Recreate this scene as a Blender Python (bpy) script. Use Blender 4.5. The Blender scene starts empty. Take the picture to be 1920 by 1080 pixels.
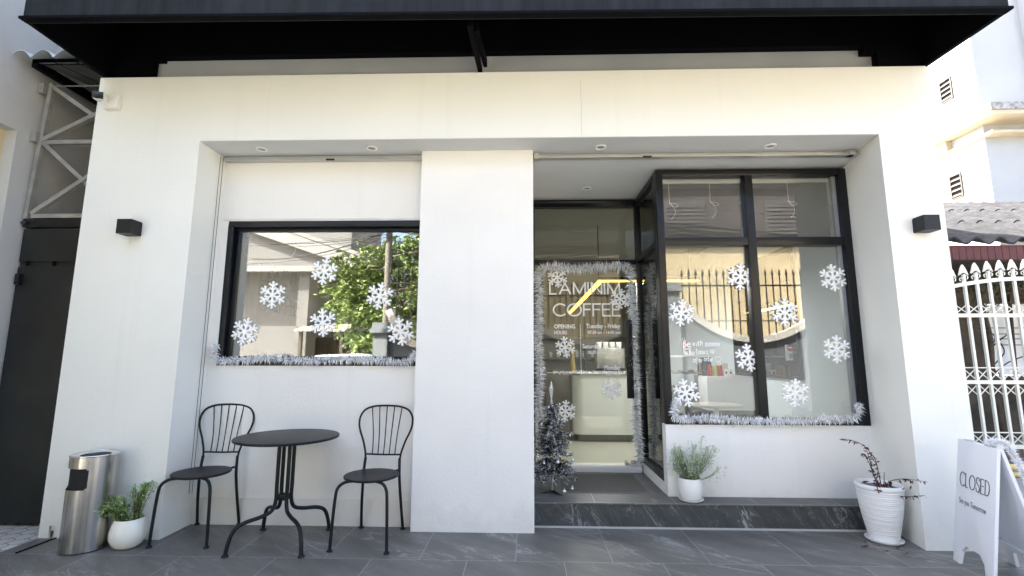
import bpy, bmesh, math, random
from mathutils import Vector, Matrix
random.seed(7)
R = math.radians
scene = bpy.context.scene
# ---------------------------------------------------------------- camera
F, CY, YAW, PIT, ROLL = 900.79, 540., .0293, .1445, .0028      # pixel focal length at 1920 wide, angles in radians
CAM = Vector((0, -3.520, 1.271))
def _basis():
    M = Matrix.Rotation(YAW, 3, 'Z') @ Matrix.Rotation(PIT, 3, 'X')
    rt, fw, up = M @ Vector((1, 0, 0)), M @ Vector((0, 1, 0)), M @ Vector((0, 0, 1))
    c, s = math.cos(ROLL), math.sin(ROLL)
    return rt * c + up * s, fw, up * c - rt * s
RT, FW, UP = _basis()
def ray(u, v): return FW + RT * ((u - 960) / F) - UP * ((v - CY) / F)
def py(u, v, Y): r = ray(u, v); return CAM + r * ((Y - CAM.y) / r.y)
def pz(u, v, Z): r = ray(u, v); return CAM + r * ((Z - CAM.z) / r.z)
def pxw(u, v, X): r = ray(u, v); return CAM + r * ((X - CAM.x) / r.x)
cam = bpy.data.cameras.new('camera'); camo = bpy.data.objects.new('camera', cam)
scene.collection.objects.link(camo)
cam.sensor_width = 36; cam.lens = F / 1920 * 36; cam.clip_start = .05; cam.clip_end = 500
m = Matrix((RT, UP, -FW)).transposed().to_4x4(); m.translation = CAM; camo.matrix_world = m
scene.camera = camo
# ---------------------------------------------------------------- sky, sun, exposure
SUN = Vector((-.62, .42, .80)).normalized()                     # towards the sun
w = bpy.data.worlds.new('World'); scene.world = w; w.use_nodes = True
nt = w.node_tree; sky = nt.nodes.new('ShaderNodeTexSky'); sky.sky_type = 'NISHITA'; sky.sun_disc = False
sky.sun_elevation = math.asin(SUN.z); sky.sun_rotation = math.atan2(SUN.x, SUN.y)
sky.dust_density = 4.8; sky.air_density = .82; sky.ozone_density = .8
nt.links.new(sky.outputs[0], nt.nodes['Background'].inputs[0]); nt.nodes['Background'].inputs[1].default_value = .15
sl = bpy.data.lights.new('sun', 'SUN'); sl.energy = 4.2; sl.angle = R(.5); sl.color = (1, .95, .86)
so = bpy.data.objects.new('sun', sl); scene.collection.objects.link(so)
so.rotation_euler = SUN.to_track_quat('Z', 'Y').to_euler(); so.location = (0, 0, 20)
scene.view_settings.view_transform = 'Standard'; scene.view_settings.look = 'None'
scene.view_settings.gamma = 1; scene.view_settings.exposure = 2.85
scene.render.engine = 'CYCLES'
scene.cycles.max_bounces = 10; scene.cycles.diffuse_bounces = 5; scene.cycles.glossy_bounces = 5
scene.cycles.transparent_max_bounces = 24; scene.cycles.transmission_bounces = 6
scene.cycles.sample_clamp_indirect = 8
COL = scene.collection
# ---------------------------------------------------------------- materials
def mat(name, col, rough=.6, metal=0., bump=None, var=None, emis=None, spec=None, alpha=None):
    """bump=(scale,strength[,distance]); var=(scale,amount[,stretch]) multiplies the colour by noise"""
    m = bpy.data.materials.new(name); m.use_nodes = True; n = m.node_tree.nodes; l = m.node_tree.links
    b = n['Principled BSDF']; b.inputs['Base Color'].default_value = (*col, 1)
    b.inputs['Roughness'].default_value = rough; b.inputs['Metallic'].default_value = metal
    if spec is not None: b.inputs['Specular IOR Level'].default_value = spec
    tc = n.new('ShaderNodeTexCoord')
    if var:
        mp = n.new('ShaderNodeMapping'); l.new(tc.outputs['Object'], mp.inputs[0])
        if len(var) > 2: mp.inputs['Scale'].default_value = var[2]
        t = n.new('ShaderNodeTexNoise'); t.inputs['Scale'].default_value = var[0]; t.inputs['Detail'].default_value = 7
        l.new(mp.outputs[0], t.inputs['Vector'])
        mr = n.new('ShaderNodeMapRange'); mr.inputs[1].default_value = .3; mr.inputs[2].default_value = .7
        mr.inputs[3].default_value = 1 - var[1]; mr.inputs[4].default_value = 1 + var[1] * .5
        l.new(t.outputs[0], mr.inputs[0])
        mx = n.new('ShaderNodeVectorMath'); mx.operation = 'SCALE'; mx.inputs[0].default_value = col
        l.new(mr.outputs[0], mx.inputs['Scale']); l.new(mx.outputs[0], b.inputs['Base Color'])
    if bump:
        t = n.new('ShaderNodeTexNoise'); t.inputs['Scale'].default_value = bump[0]; t.inputs['Detail'].default_value = 5
        l.new(tc.outputs['Object'], t.inputs['Vector'])
        bp = n.new('ShaderNodeBump'); bp.inputs['Strength'].default_value = bump[1]
        bp.inputs['Distance'].default_value = bump[2] if len(bump) > 2 else .01
        l.new(t.outputs[0], bp.inputs['Height']); l.new(bp.outputs[0], b.inputs['Normal'])
    if emis: b.inputs['Emission Color'].default_value = (*emis[0], 1); b.inputs['Emission Strength'].default_value = emis[1]
    return m
def weather(m, zlo=.0, amt=.22, stain=(.42, .38, .31)):
    """splash dirt towards the foot of a wall and a few faint streaks, all with their own noisy outline"""
    n = m.node_tree.nodes; l = m.node_tree.links; b = n['Principled BSDF']; src = b.inputs['Base Color'].links[0].from_socket
    ge = n.new('ShaderNodeNewGeometry'); sp = n.new('ShaderNodeSeparateXYZ'); l.new(ge.outputs['Position'], sp.inputs[0])
    t = n.new('ShaderNodeTexNoise'); t.inputs['Scale'].default_value = 7; t.inputs['Detail'].default_value = 9; t.inputs['Roughness'].default_value = .7; l.new(ge.outputs['Position'], t.inputs['Vector'])
    mr = n.new('ShaderNodeMapRange'); l.new(sp.outputs[2], mr.inputs[0]); mr.inputs[1].default_value = zlo; mr.inputs[2].default_value = zlo + .32; mr.inputs[3].default_value = .42; mr.inputs[4].default_value = 0
    ad = n.new('ShaderNodeMath'); ad.operation = 'ADD'; l.new(t.outputs[0], ad.inputs[0]); l.new(mr.outputs[0], ad.inputs[1])
    m2 = n.new('ShaderNodeMapRange'); l.new(ad.outputs[0], m2.inputs[0]); m2.inputs[1].default_value = .62; m2.inputs[2].default_value = .98; m2.inputs[3].default_value = 0; m2.inputs[4].default_value = amt
    mp = n.new('ShaderNodeMapping'); mp.inputs['Scale'].default_value = (9, 9, .35); l.new(ge.outputs['Position'], mp.inputs[0])
    t2 = n.new('ShaderNodeTexNoise'); t2.inputs['Scale'].default_value = 1; t2.inputs['Detail'].default_value = 6; l.new(mp.outputs[0], t2.inputs['Vector'])
    m3 = n.new('ShaderNodeMapRange'); l.new(t2.outputs[0], m3.inputs[0]); m3.inputs[1].default_value = .58; m3.inputs[2].default_value = .85; m3.inputs[3].default_value = 0; m3.inputs[4].default_value = amt * .6
    a2 = n.new('ShaderNodeMath'); a2.operation = 'ADD'; l.new(m2.outputs[0], a2.inputs[0]); l.new(m3.outputs[0], a2.inputs[1])
    mx = n.new('ShaderNodeMix'); mx.data_type = 'RGBA'; l.new(a2.outputs[0], mx.inputs[0]); l.new(src, mx.inputs[6]); mx.inputs[7].default_value = (*stain, 1); l.new(mx.outputs[2], b.inputs['Base Color']); return m
def glass(name, refl, tint=(1, 1, 1), ior=1.45):
    m = bpy.data.materials.new(name); m.use_nodes = True; n = m.node_tree.nodes; l = m.node_tree.links
    for x in list(n):
        if x.type == 'BSDF_PRINCIPLED': n.remove(x)
    out = [x for x in n if x.type == 'OUTPUT_MATERIAL'][0]
    t = n.new('ShaderNodeBsdfTransparent'); t.inputs[0].default_value = (*tint, 1)
    g = n.new('ShaderNodeBsdfGlossy'); g.inputs['Roughness'].default_value = 0.0; g.inputs[0].default_value = (.97, .97, .95, 1)
    fr = n.new('ShaderNodeFresnel'); fr.inputs[0].default_value = ior
    ad = n.new('ShaderNodeMath'); ad.operation = 'ADD'; ad.use_clamp = True; ad.inputs[1].default_value = refl
    l.new(fr.outputs[0], ad.inputs[0])
    mx = n.new('ShaderNodeMixShader'); l.new(ad.outputs[0], mx.inputs[0]); l.new(t.outputs[0], mx.inputs[1]); l.new(g.outputs[0], mx.inputs[2])
    l.new(mx.outputs[0], out.inputs[0]); return m
def stone(name, base, vein, tile=None, off=(0, 0), rot=.5, rough=.42, vein_w=.035, vcoord=(1, 1, 1)):
    """dark slate porcelain: cloudy tone, thin pale directional veins, optional joints of large tiles"""
    m = bpy.data.materials.new(name); m.use_nodes = True; n = m.node_tree.nodes; l = m.node_tree.links; b = n['Principled BSDF']
    tc = n.new('ShaderNodeTexCoord'); P = tc.outputs['Object']
    def mapr(s, a, c0, d0, d1):
        q = n.new('ShaderNodeMapRange'); l.new(s, q.inputs[0])
        for i, vv in enumerate((a, c0, d0, d1)): q.inputs[i + 1].default_value = vv
        return q.outputs[0]
    def noise(vec, sc, det=6, dist=0, rg=.6):
        t = n.new('ShaderNodeTexNoise'); t.inputs['Scale'].default_value = sc; t.inputs['Detail'].default_value = det
        t.inputs['Distortion'].default_value = dist; t.inputs['Roughness'].default_value = rg; l.new(vec, t.inputs['Vector']); return t.outputs[0]
    def math_(op, a, b_):
        q = n.new('ShaderNodeMath'); q.operation = op
        for i, s in enumerate((a, b_)):
            if isinstance(s, (int, float)): q.inputs[i].default_value = s
            else: l.new(s, q.inputs[i])
        return q.outputs[0]
    joint = None; V = P
    if tile:
        sp = n.new('ShaderNodeSeparateXYZ'); l.new(P, sp.inputs[0])
        ry = math_('DIVIDE', math_('SUBTRACT', sp.outputs[1], off[1]), tile)
        row = math_('FLOOR', ry, 0); fy = math_('FRACT', ry, 0)
        rx = math_('ADD', math_('DIVIDE', math_('SUBTRACT', sp.outputs[0], off[0]), tile), math_('MULTIPLY', row, .5))
        colm = math_('FLOOR', rx, 0); fx = math_('FRACT', rx, 0)
        ex = math_('MINIMUM', fx, math_('SUBTRACT', 1, fx)); ey = math_('MINIMUM', fy, math_('SUBTRACT', 1, fy))
        joint = math_('LESS_THAN', math_('MINIMUM', ex, ey), .0046)
        cx = n.new('ShaderNodeCombineXYZ'); l.new(math_('MULTIPLY', colm, 3.7), cx.inputs[0]); l.new(math_('MULTIPLY', row, 5.3), cx.inputs[1])
        va = n.new('ShaderNodeVectorMath'); va.operation = 'ADD'; l.new(P, va.inputs[0]); l.new(cx.outputs[0], va.inputs[1]); V = va.outputs[0]
    mp = n.new('ShaderNodeMapping'); mp.vector_type = 'TEXTURE'; mp.inputs['Rotation'].default_value = rot if isinstance(rot, tuple) else (0, 0, rot)
    mp.inputs['Scale'].default_value = vcoord; l.new(V, mp.inputs[0]); W = mp.outputs[0]
    cl = mapr(noise(W, 2.2, 8), .3, .7, .72, 1.35)
    gr = mapr(noise(P, 160, 2), .3, .7, .93, 1.07)
    v1 = n.new('ShaderNodeMath'); v1.operation = 'ABSOLUTE'; l.new(math_('SUBTRACT', noise(W, 1.7, 6, .9), .5), v1.inputs[0])
    ve = mapr(v1.outputs[0], 0, vein_w * .35, 1, 0)
    v2 = n.new('ShaderNodeMath'); v2.operation = 'ABSOLUTE'; l.new(math_('SUBTRACT', noise(W, 3.9, 5, .6), .47), v2.inputs[0])
    ve2 = mapr(v2.outputs[0], 0, vein_w * .3, .55, 0)
    msk = mapr(noise(W, 1.1, 3), .47, .63, 0, 1)
    vt = math_('MULTIPLY', math_('ADD', ve, ve2), math_('ADD', math_('MULTIPLY', msk, .8), .10))
    sc = n.new('ShaderNodeVectorMath'); sc.operation = 'SCALE'; sc.inputs[0].default_value = base; l.new(math_('MULTIPLY', cl, gr), sc.inputs['Scale'])
    mx = n.new('ShaderNodeMix'); mx.data_type = 'RGBA'; mx.clamp_factor = True
    l.new(math_('MULTIPLY', vt, .75), mx.inputs[0]); l.new(sc.outputs[0], mx.inputs[6]); mx.inputs[7].default_value = (*vein, 1); col = mx.outputs[2]
    if joint:
        m2 = n.new('ShaderNodeMix'); m2.data_type = 'RGBA'; l.new(joint, m2.inputs[0]); l.new(col, m2.inputs[6]); m2.inputs[7].default_value = (.27, .27, .26, 1); col = m2.outputs[2]
    l.new(col, b.inputs['Base Color']); b.inputs['Roughness'].default_value = rough
    bp = n.new('ShaderNodeBump'); bp.inputs['Strength'].default_value = .25; bp.inputs['Distance'].default_value = .004
    l.new(noise(W, 14, 8), bp.inputs['Height']); l.new(bp.outputs[0], b.inputs['Normal'])
    return m
WHITE = mat('white_render', (.785, .785, .735), .75, bump=(55, .22, .006), var=(1.3, .035))
WHITE2 = mat('white_plaster', (.80, .79, .755), .7, bump=(45, .25, .006), var=(1.6, .04))
weather(WHITE); weather(WHITE2)
CEIL = mat('ceiling_paint', (.62, .63, .63), .8, bump=(30, .08), var=(1.2, .03))
SKIRT = mat('skirting_paint', (.72, .70, .67), .6, bump=(20, .2), var=(3, .06))
GREYWALL = mat('grey_render', (.40, .41, .41), .85, bump=(40, .3, .006), var=(2, .12))
BLACKF = mat('black_powder_coat', (.006, .007, .009), .32, spec=.35)
BLACKA = mat('awning_fabric', (.012, .0145, .019), .8, spec=.25, bump=(120, .4, .003), var=(14, .6, (1, 1, .05)))
BLACKU = mat('awning_black_steel', (.0012, .0013, .0026), .7, spec=.08)
CHAIRM = mat('black_garden_metal', (.0065, .0075, .009), .42, spec=.3, bump=(220, .12, .002))
STEEL = mat('brushed_steel', (.60, .58, .55), .24, 1.0, var=(34, .5, (1, 1, .012)))  # brushed grain; strong vertical streaks in the colour also paint in reflections
CHROME = mat('polished_steel', (.75, .75, .75), .12, 1.0)
ALU = mat('anodised_rail', (.55, .55, .54), .4, .7)
TILE = stone('slate_tile', (.128, .123, .110), (.40, .40, .37), tile=.613, off=(-.068, -.268), rot=-.6, vcoord=(1.5, .42, 1), vein_w=.045, rough=.5)
RISER = stone('veined_slate', (.050, .054, .054), (.48, .49, .46), rot=(0, -.55, 0), vcoord=(.30, 1, 1.1), vein_w=.06, rough=.4)
STEPM = stone('step_slate', (.095, .094, .088), (.2, .2, .2), tile=.613, off=(.525, .35), rot=-.5, vcoord=(1.5, .42, 1), vein_w=.02, rough=.45)
GLASS_A = glass('window_glass', .26, (.80, .80, .78))
GLASS_B = glass('bay_glass', .065, (.93, .93, .92))
GLASS_D = glass('door_glass', 0, (.92, .92, .88), 1.34)
GLASS_S = glass('small_glass', .02)
INW = mat('interior_paint', (.26, .25, .215), .8, var=(1, .03))
INW2 = mat('interior_grey_paint', (.66, .73, .77), .8, var=(1, .03))
INF = mat('interior_floor_tile', (.46, .45, .38), .3, var=(2, .06))
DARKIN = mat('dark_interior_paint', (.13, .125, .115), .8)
CERAMIC = mat('glazed_ceramic', (.80, .79, .74), .22, bump=(9, .06))
LEAFG = mat('herb_leaf', (.33, .48, .16), .55, var=(30, .35)); LEAFG2 = mat('sage_leaf', (.46, .54, .34), .6, var=(30, .3))
LEAFR = mat('wine_leaf', (.065, .012, .016), .55); TWIG = mat('twig_bark', (.06, .02, .02), .7)
SOIL = mat('potting_soil', (.05, .035, .025), .95, bump=(60, 1, .01))
def foil_mat():
    return [mat('silver_tinsel', (.90, .91, .92), .30, .35), mat('silver_tinsel_dark', (.60, .62, .64), .22, .9), mat('silver_tinsel_white', (.95, .96, .97), .5)]
TINSEL = foil_mat()
FOAM = mat('white_foam', (.97, .97, .96), .8, bump=(140, .25, .003))
VINYL = mat('white_vinyl', (.93, .93, .92), .5)
# ---------------------------------------------------------------- mesh builder
class MB:
    def __init__(s): s.v = []; s.f = []; s.mi = []; s.cur = 0; s.T = None
    def add(s, vs, fs):
        o = len(s.v)
        if s.T is not None: vs = [s.T @ Vector(q) for q in vs]
        s.v += [tuple(q) for q in vs]; s.f += [tuple(i + o for i in f) for f in fs]; s.mi += [s.cur] * len(fs); return s
    def box(s, x0, x1, y0, y1, z0, z1):
        return s.add([(x0, y0, z0), (x1, y0, z0), (x1, y1, z0), (x0, y1, z0), (x0, y0, z1), (x1, y0, z1), (x1, y1, z1), (x0, y1, z1)],
                     [(0, 3, 2, 1), (4, 5, 6, 7), (0, 1, 5, 4), (1, 2, 6, 5), (2, 3, 7, 6), (3, 0, 4, 7)])
    def bar(s, a, b, w_, t, up=(0, 0, 1)):
        a, b = Vector(a), Vector(b); d = (b - a).normalized(); u = Vector(up)
        if abs(d.dot(u)) > .98: u = Vector((0, 1, 0))
        x = d.cross(u).normalized(); y = x.cross(d).normalized(); vs = []
        for p in (a, b):
            for i, j in ((-1, -1), (1, -1), (1, 1), (-1, 1)): vs.append(p + x * (i * w_ / 2) + y * (j * t / 2))
        return s.add(vs, [(0, 1, 2, 3), (7, 6, 5, 4), (0, 4, 5, 1), (1, 5, 6, 2), (2, 6, 7, 3), (3, 7, 4, 0)])
    def tube(s, pts, r, n=8, closed=False, cap=True):
        pts = [Vector(p) for p in pts]; k = len(pts); rs = r if isinstance(r, (list, tuple)) else [r] * k
        prev = None; vs = []
        for i, p in enumerate(pts):
            if closed: d = pts[(i + 1) % k] - pts[i - 1]
            else: d = pts[min(i + 1, k - 1)] - pts[max(i - 1, 0)]
            d = d.normalized() if d.length > 1e-9 else Vector((0, 0, 1))
            if prev is None:
                u = Vector((0, 0, 1)) if abs(d.z) < .9 else Vector((1, 0, 0)); x = d.cross(u).normalized()
            else:
                x = (prev - d * prev.dot(d)).normalized()
            prev = x; y = d.cross(x)
            for j in range(n):
                a = 2 * math.pi * j / n; vs.append(p + (x * math.cos(a) + y * math.sin(a)) * rs[i])
        fs = []
        for i in range(k if closed else k - 1):
            for j in range(n):
                a = i * n + j; b = i * n + (j + 1) % n; c = ((i + 1) % k) * n + (j + 1) % n; d_ = ((i + 1) % k) * n + j
                fs.append((a, d_, c, b))
        if cap and not closed: fs += [tuple(range(n)), tuple((k - 1) * n + j for j in reversed(range(n)))]
        return s.add(vs, fs)
    def lathe(s, prof, c=(0, 0, 0), n=40, ex=1., cap=True):
        """prof = [(r,z)...] bottom to top"""
        vs = []; k = len(prof)
        for r, z in prof:
            for j in range(n):
                a = 2 * math.pi * j / n; vs.append((c[0] + r * ex * math.cos(a), c[1] + r * math.sin(a), c[2] + z))
        fs = [(i * n + j, i * n + (j + 1) % n, (i + 1) * n + (j + 1) % n, (i + 1) * n + j) for i in range(k - 1) for j in range(n)]
        if cap: fs += [tuple(reversed(range(n))), tuple((k - 1) * n + j for j in range(n))]
        return s.add(vs, fs)
    def ball(s, c, r, n=12, m_=8, sz=1.):
        prof = [(max(r * math.sin(math.pi * i / m_), 1e-4), -r * sz * math.cos(math.pi * i / m_)) for i in range(m_ + 1)]
        return s.lathe(prof, c, n)
    def prism(s, poly, h0, h1, axis='y'):
        """poly of 2-D points; axis = extrusion axis"""
        def P(a, b, h): return {'y': (a, h, b), 'z': (a, b, h), 'x': (h, a, b)}[axis]
        k = len(poly); vs = [P(a, b, h0) for a, b in poly] + [P(a, b, h1) for a, b in poly]
        return s.add(vs, [tuple(range(k)), tuple(reversed(range(k, 2 * k)))] + [(i, k + i, k + (i + 1) % k, (i + 1) % k) for i in range(k)])
    def build(s, name, mats, parent=None, smooth=None, bevel=0, seg=2):
        me = bpy.data.meshes.new(name); me.from_pydata(s.v, [], s.f)
        bm = bmesh.new(); bm.from_mesh(me)
        if len(s.f) < 60000: bmesh.ops.recalc_face_normals(bm, faces=bm.faces)
        bm.to_mesh(me); bm.free()
        for i, p in enumerate(me.polygons):
            p.material_index = s.mi[i]
        for mm in (mats if isinstance(mats, (list, tuple)) else [mats]): me.materials.append(mm)
        if bevel:
            bm = bmesh.new(); bm.from_mesh(me); bmesh.ops.remove_doubles(bm, verts=bm.verts, dist=1e-6)
            ed = [e for e in bm.edges if e.is_manifold and e.calc_face_angle(0) > .5]
            bmesh.ops.bevel(bm, geom=ed, offset=bevel, segments=seg, profile=.6, affect='EDGES', clamp_overlap=True)
            bm.to_mesh(me); bm.free(); smooth = smooth or 40
        if smooth:
            me.shade_smooth(); me.set_sharp_from_angle(angle=R(smooth))
        return link(name, me, parent)
def link(name, me, parent=None):
    o = bpy.data.objects.new(name, me); COL.objects.link(o)
    if parent is not None:
        o.parent = parent
        L = parent.location; pp = parent.parent
        if pp is not None: L = L + pp.location
        o.location = -Vector(L) if me is not None else (0, 0, 0)   # children are written in world coordinates
    return o
def tag(o, label=None, cat=None, group=None, kind=None):
    for k, v in (('label', label), ('category', cat), ('group', group), ('kind', kind)):
        if v: o[k] = v
    return o
def thing(name, label, cat, group=None, loc=(0, 0, 0)):
    o = bpy.data.objects.new(name, None); COL.objects.link(o); o.location = loc; o.empty_display_size = .1
    return tag(o, label, cat, group)
def local(me_o): me_o.location = (0, 0, 0); return me_o        # part written in its thing's own coordinates
def struct(name, mb, m_, **k): return tag(mb.build(name, m_, **k), kind='structure')
def clone(o, parent=None):
    c = o.copy(); COL.objects.link(c); c.parent = parent
    for ch in [x for x in COL.objects if x.parent == o]: clone(ch, c)
    return c
def smoothpath(pts, k=6, closed=False):
    """Catmull-Rom"""
    P = [Vector(p) for p in pts]; n = len(P); out = []
    rng = range(n) if closed else range(n - 1)
    for i in rng:
        p0 = P[i - 1] if (closed or i > 0) else P[i]; p1 = P[i]; p2 = P[(i + 1) % n]; p3 = P[(i + 2) % n] if (closed or i + 2 < n) else P[-1]
        for j in range(k):
            t = j / k
            out.append(.5 * ((2 * p1) + (p2 - p0) * t + (2 * p0 - 5 * p1 + 4 * p2 - p3) * t * t + (3 * p1 - p0 - 3 * p2 + p3) * t ** 3))
    if not closed: out.append(P[-1])
    return out
def text_mesh(body, w_, h_, thick=.002, shear=0, offset=0, space=1., cap=True):
    """text scaled to width w_ and height h_ in the local xy plane, lower left corner at the origin"""
    cu = bpy.data.curves.new('lettering', 'FONT'); cu.body = body; cu.size = 1; cu.extrude = 0; cu.shear = shear; cu.offset = offset
    cu.space_character = space; cu.resolution_u = 3
    o = bpy.data.objects.new('tmp', cu); COL.objects.link(o)
    me = bpy.data.meshes.new_from_object(o.evaluated_get(bpy.context.evaluated_depsgraph_get())); bpy.data.objects.remove(o)
    xs = [v.co.x for v in me.vertices]; ys = [v.co.y for v in me.vertices]
    x0, x1, y0, y1 = min(xs), max(xs), min(ys), max(ys)
    vs = [((v.co.x - x0) / (x1 - x0) * w_, (v.co.y - y0) / (y1 - y0) * h_, thick) for v in me.vertices]
    fs = [tuple(p.vertices) for p in me.polygons]; bpy.data.meshes.remove(me)
    # thickness: side walls on boundary edges + back
    from collections import Counter
    ec = Counter(); 
    for f in fs:
        for i in range(len(f)): ec[frozenset((f[i], f[(i + 1) % len(f)]))] += 1
    n = len(vs); vs2 = vs + [(x, y, 0) for x, y, _ in vs]; f2 = list(fs) + [tuple(reversed([i + n for i in f])) for f in fs]
    for f in fs:
        for i in range(len(f)):
            a, b = f[i], f[(i + 1) % len(f)]
            if ec[frozenset((a, b))] == 1: f2.append((b, a, a + n, b + n))
    return vs2, f2
def put_text(mb, body, org, ex, ey, w_, h_, thick=.002, **k):
    vs, fs = text_mesh(body, w_, h_, thick, **k); org, ex, ey = Vector(org), Vector(ex).normalized(), Vector(ey).normalized(); ez = ex.cross(ey)
    mb.add([org + ex * a + ey * b + ez * c for a, b, c in vs], fs)
# thin capital letters as strokes in a 0..w x 0..1 box
def arc(cx, cy, rx, ry, a0, a1, n=16): return [(cx + rx * math.cos(R(a0 + (a1 - a0) * i / n)), cy + ry * math.sin(R(a0 + (a1 - a0) * i / n))) for i in range(n + 1)]
GLY = {'L': (.48, [[(0, 1), (0, 0), (.46, 0)]]), 'A': (.78, [[(0, 0), (.38, 1), (.76, 0)], [(.13, .34), (.63, .34)]]),
       'M': (.82, [[(0, 0), (0, 1), (.41, .06), (.82, 1), (.82, 0)]]), 'I': (.02, [[(0, 0), (0, 1)]]),
       'N': (.70, [[(0, 0), (0, 1), (.70, 0), (.70, 1)]]), 'C': (.84, [arc(.5, .5, .5, .5, 48, 312, 22)]),
       'O': (1.0, [arc(.5, .5, .5, .5, 0, 360, 30)]), 'F': (.50, [[(0, 0), (0, 1), (.52, 1)], [(0, .53), (.46, .53)]]),
       'E': (.54, [[(.54, 0), (0, 0), (0, 1), (.54, 1)], [(0, .53), (.48, .53)]]),
       'S': (.56, [smoothpath([(x, y, 0) for x, y in ((.54, .80), (.44, .96), (.27, 1), (.08, .93), (.03, .75), (.14, .60), (.40, .46), (.54, .34), (.56, .2), (.47, .05), (.28, 0), (.09, .05), (0, .22))], 4)]),
       'D': (.68, [[(0, 0), (0, 1), (.25, 1)] + arc(.25, .5, .43, .5, 90, -90, 14) + [(0, 0)]])}
def strokes(mb, word, org, ex, ey, w_, h_, lw=.008, thick=.003, gap=.22):
    org, ex, ey = Vector(org), Vector(ex).normalized(), Vector(ey).normalized(); ez = ex.cross(ey)
    tot = sum(GLY[c][0] for c in word) + gap * (len(word) - 1); x = 0; sx = w_ / tot
    seq = 0
    for c in word:
        for st in GLY[c][1]:
            pts = [Vector(((x + p[0]) * sx, p[1] * h_)) for p in st]
            for i in range(len(pts) - 1):
                seq += 1; th_ = thick * (1 + .13 * (seq % 5)); a, b = pts[i], pts[i + 1]; d = (b - a)
                if d.length < 1e-7: continue
                d.normalize(); nn = Vector((-d.y, d.x)) * lw / 2; a2 = a - d * lw * .4; b2 = b + d * lw * .4
                q = [a2 - nn, b2 - nn, b2 + nn, a2 + nn]
                mb.add([org + ex * p.x + ey * p.y - ez * th_ * .1 for p in q] + [org + ex * p.x + ey * p.y + ez * th_ for p in q],
                       [(0, 1, 2, 3), (7, 6, 5, 4), (0, 4, 5, 1), (1, 5, 6, 2), (2, 6, 7, 3), (3, 7, 4, 0)])
        x += GLY[c][0] + gap
X, Z = (1, 0, 0), (0, 0, 1)
# ================================================================= SETTING: ground
XL, XR, H, SO = -3.453, 3.090, 3.514, 2.964
xl, xr, YW, YP = -2.577, 2.680, .334, .223
P0, P1 = -.8555, .0592
YB, YG, YD, HS = .53, .385, 1.358, .183
BX = 1.135
ASPH = mat('street_asphalt', (.39, .37, .31), .9, bump=(60, .6, .01), var=(3, .15))
struct('street', MB().box(-60, 60, -60, 60, -.5, -.06), ASPH)
struct('patio_floor', MB().box(XL + .002, 3.9, -2.2, YW + .3, -.3, 0), TILE)
def hexpav():
    m = bpy.data.materials.new('interlocking_paver'); m.use_nodes = True; n = m.node_tree.nodes; l = m.node_tree.links; b = n['Principled BSDF']
    tc = n.new('ShaderNodeTexCoord'); mp = n.new('ShaderNodeMapping'); mp.inputs['Scale'].default_value = (9, 10.4, 1); l.new(tc.outputs['Object'], mp.inputs[0])
    # hexagonal cells from a regular staggered grid
    sp = n.new('ShaderNodeSeparateXYZ'); l.new(mp.outputs[0], sp.inputs[0])
    def M(op, a, b_=0.):
        q = n.new('ShaderNodeMath'); q.operation = op
        for i, s in enumerate((a, b_)):
            if isinstance(s, (int, float)): q.inputs[i].default_value = s
            else: l.new(s, q.inputs[i])
        return q.outputs[0]
    row = M('FLOOR', sp.outputs[1]); fx = M('FRACT', M('ADD', sp.outputs[0], M('MULTIPLY', row, .5))); fy = M('FRACT', sp.outputs[1])
    tri = M('MULTIPLY', M('ABSOLUTE', M('SUBTRACT', fx, .5)), .55)
    e1 = M('MINIMUM', fx, M('SUBTRACT', 1, fx)); e2 = M('ABSOLUTE', M('SUBTRACT', fy, M('ADD', tri, .0)))
    j = M('LESS_THAN', M('MINIMUM', e1, e2), .045)
    t = n.new('ShaderNodeTexNoise'); t.inputs['Scale'].default_value = 5; t.inputs['Detail'].default_value = 8; l.new(tc.outputs['Object'], t.inputs['Vector'])
    cr = n.new('ShaderNodeMix'); cr.data_type = 'RGBA'; l.new(t.outputs[0], cr.inputs[0]); cr.inputs[6].default_value = (.42, .40, .36, 1); cr.inputs[7].default_value = (.66, .64, .60, 1)
    m2 = n.new('ShaderNodeMix'); m2.data_type = 'RGBA'; l.new(j, m2.inputs[0]); l.new(cr.outputs[2], m2.inputs[6]); m2.inputs[7].default_value = (.20, .185, .16, 1)
    l.new(m2.outputs[2], b.inputs['Base Color']); b.inputs['Roughness'].default_value = .85; return m
struct('pavement', MB().box(-9, XL - .002, -2.2, 8, -.3, -.012), hexpav())
struct('side_yard', MB().box(3.9, 14, -2.2, 14, -.3, -.012), mat('yard_concrete', (.33, .31, .28), .9, bump=(30, .6, .01), var=(3, .2)))
# ================================================================= CAFE BUILDING
B = thing('cafe_building', 'white rendered cafe front with black framed windows, a bay and a glass door', 'building')
fw = MB(); fw.box(XL, XR, 0, YW, SO, H); fw.box(XL, xl, 0, .62, -.2, SO)
fw.prism([(xr, 0), (XR, 0), (XR, .66), (2.765, .66), (2.765, YB)], -.2, SO, 'z')
fw.box(XL, XR, YW, .62, SO, 3.45); fw.build('front_wall', WHITE, B)
MB().box(P0, P1, YP, YD + .12, -.2, SO).build('pier', WHITE2, B)
WX0, WX1, WZ0, WZ1 = -2.497, -.80, 1.204, 2.403
bw = MB(); bw.box(xl, WX0, YW, .56, -.2, SO); bw.box(WX0, WX1 + .2, YW, .56, WZ1, SO); bw.box(WX0, WX1 + .2, YW, .56, -.2, WZ0)
bw.build('recess_wall', WHITE2, B)
MB().box(xl, P0, YW - .014, YW, -.1, .193).build('skirting', SKIRT, B, bevel=.003)
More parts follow.
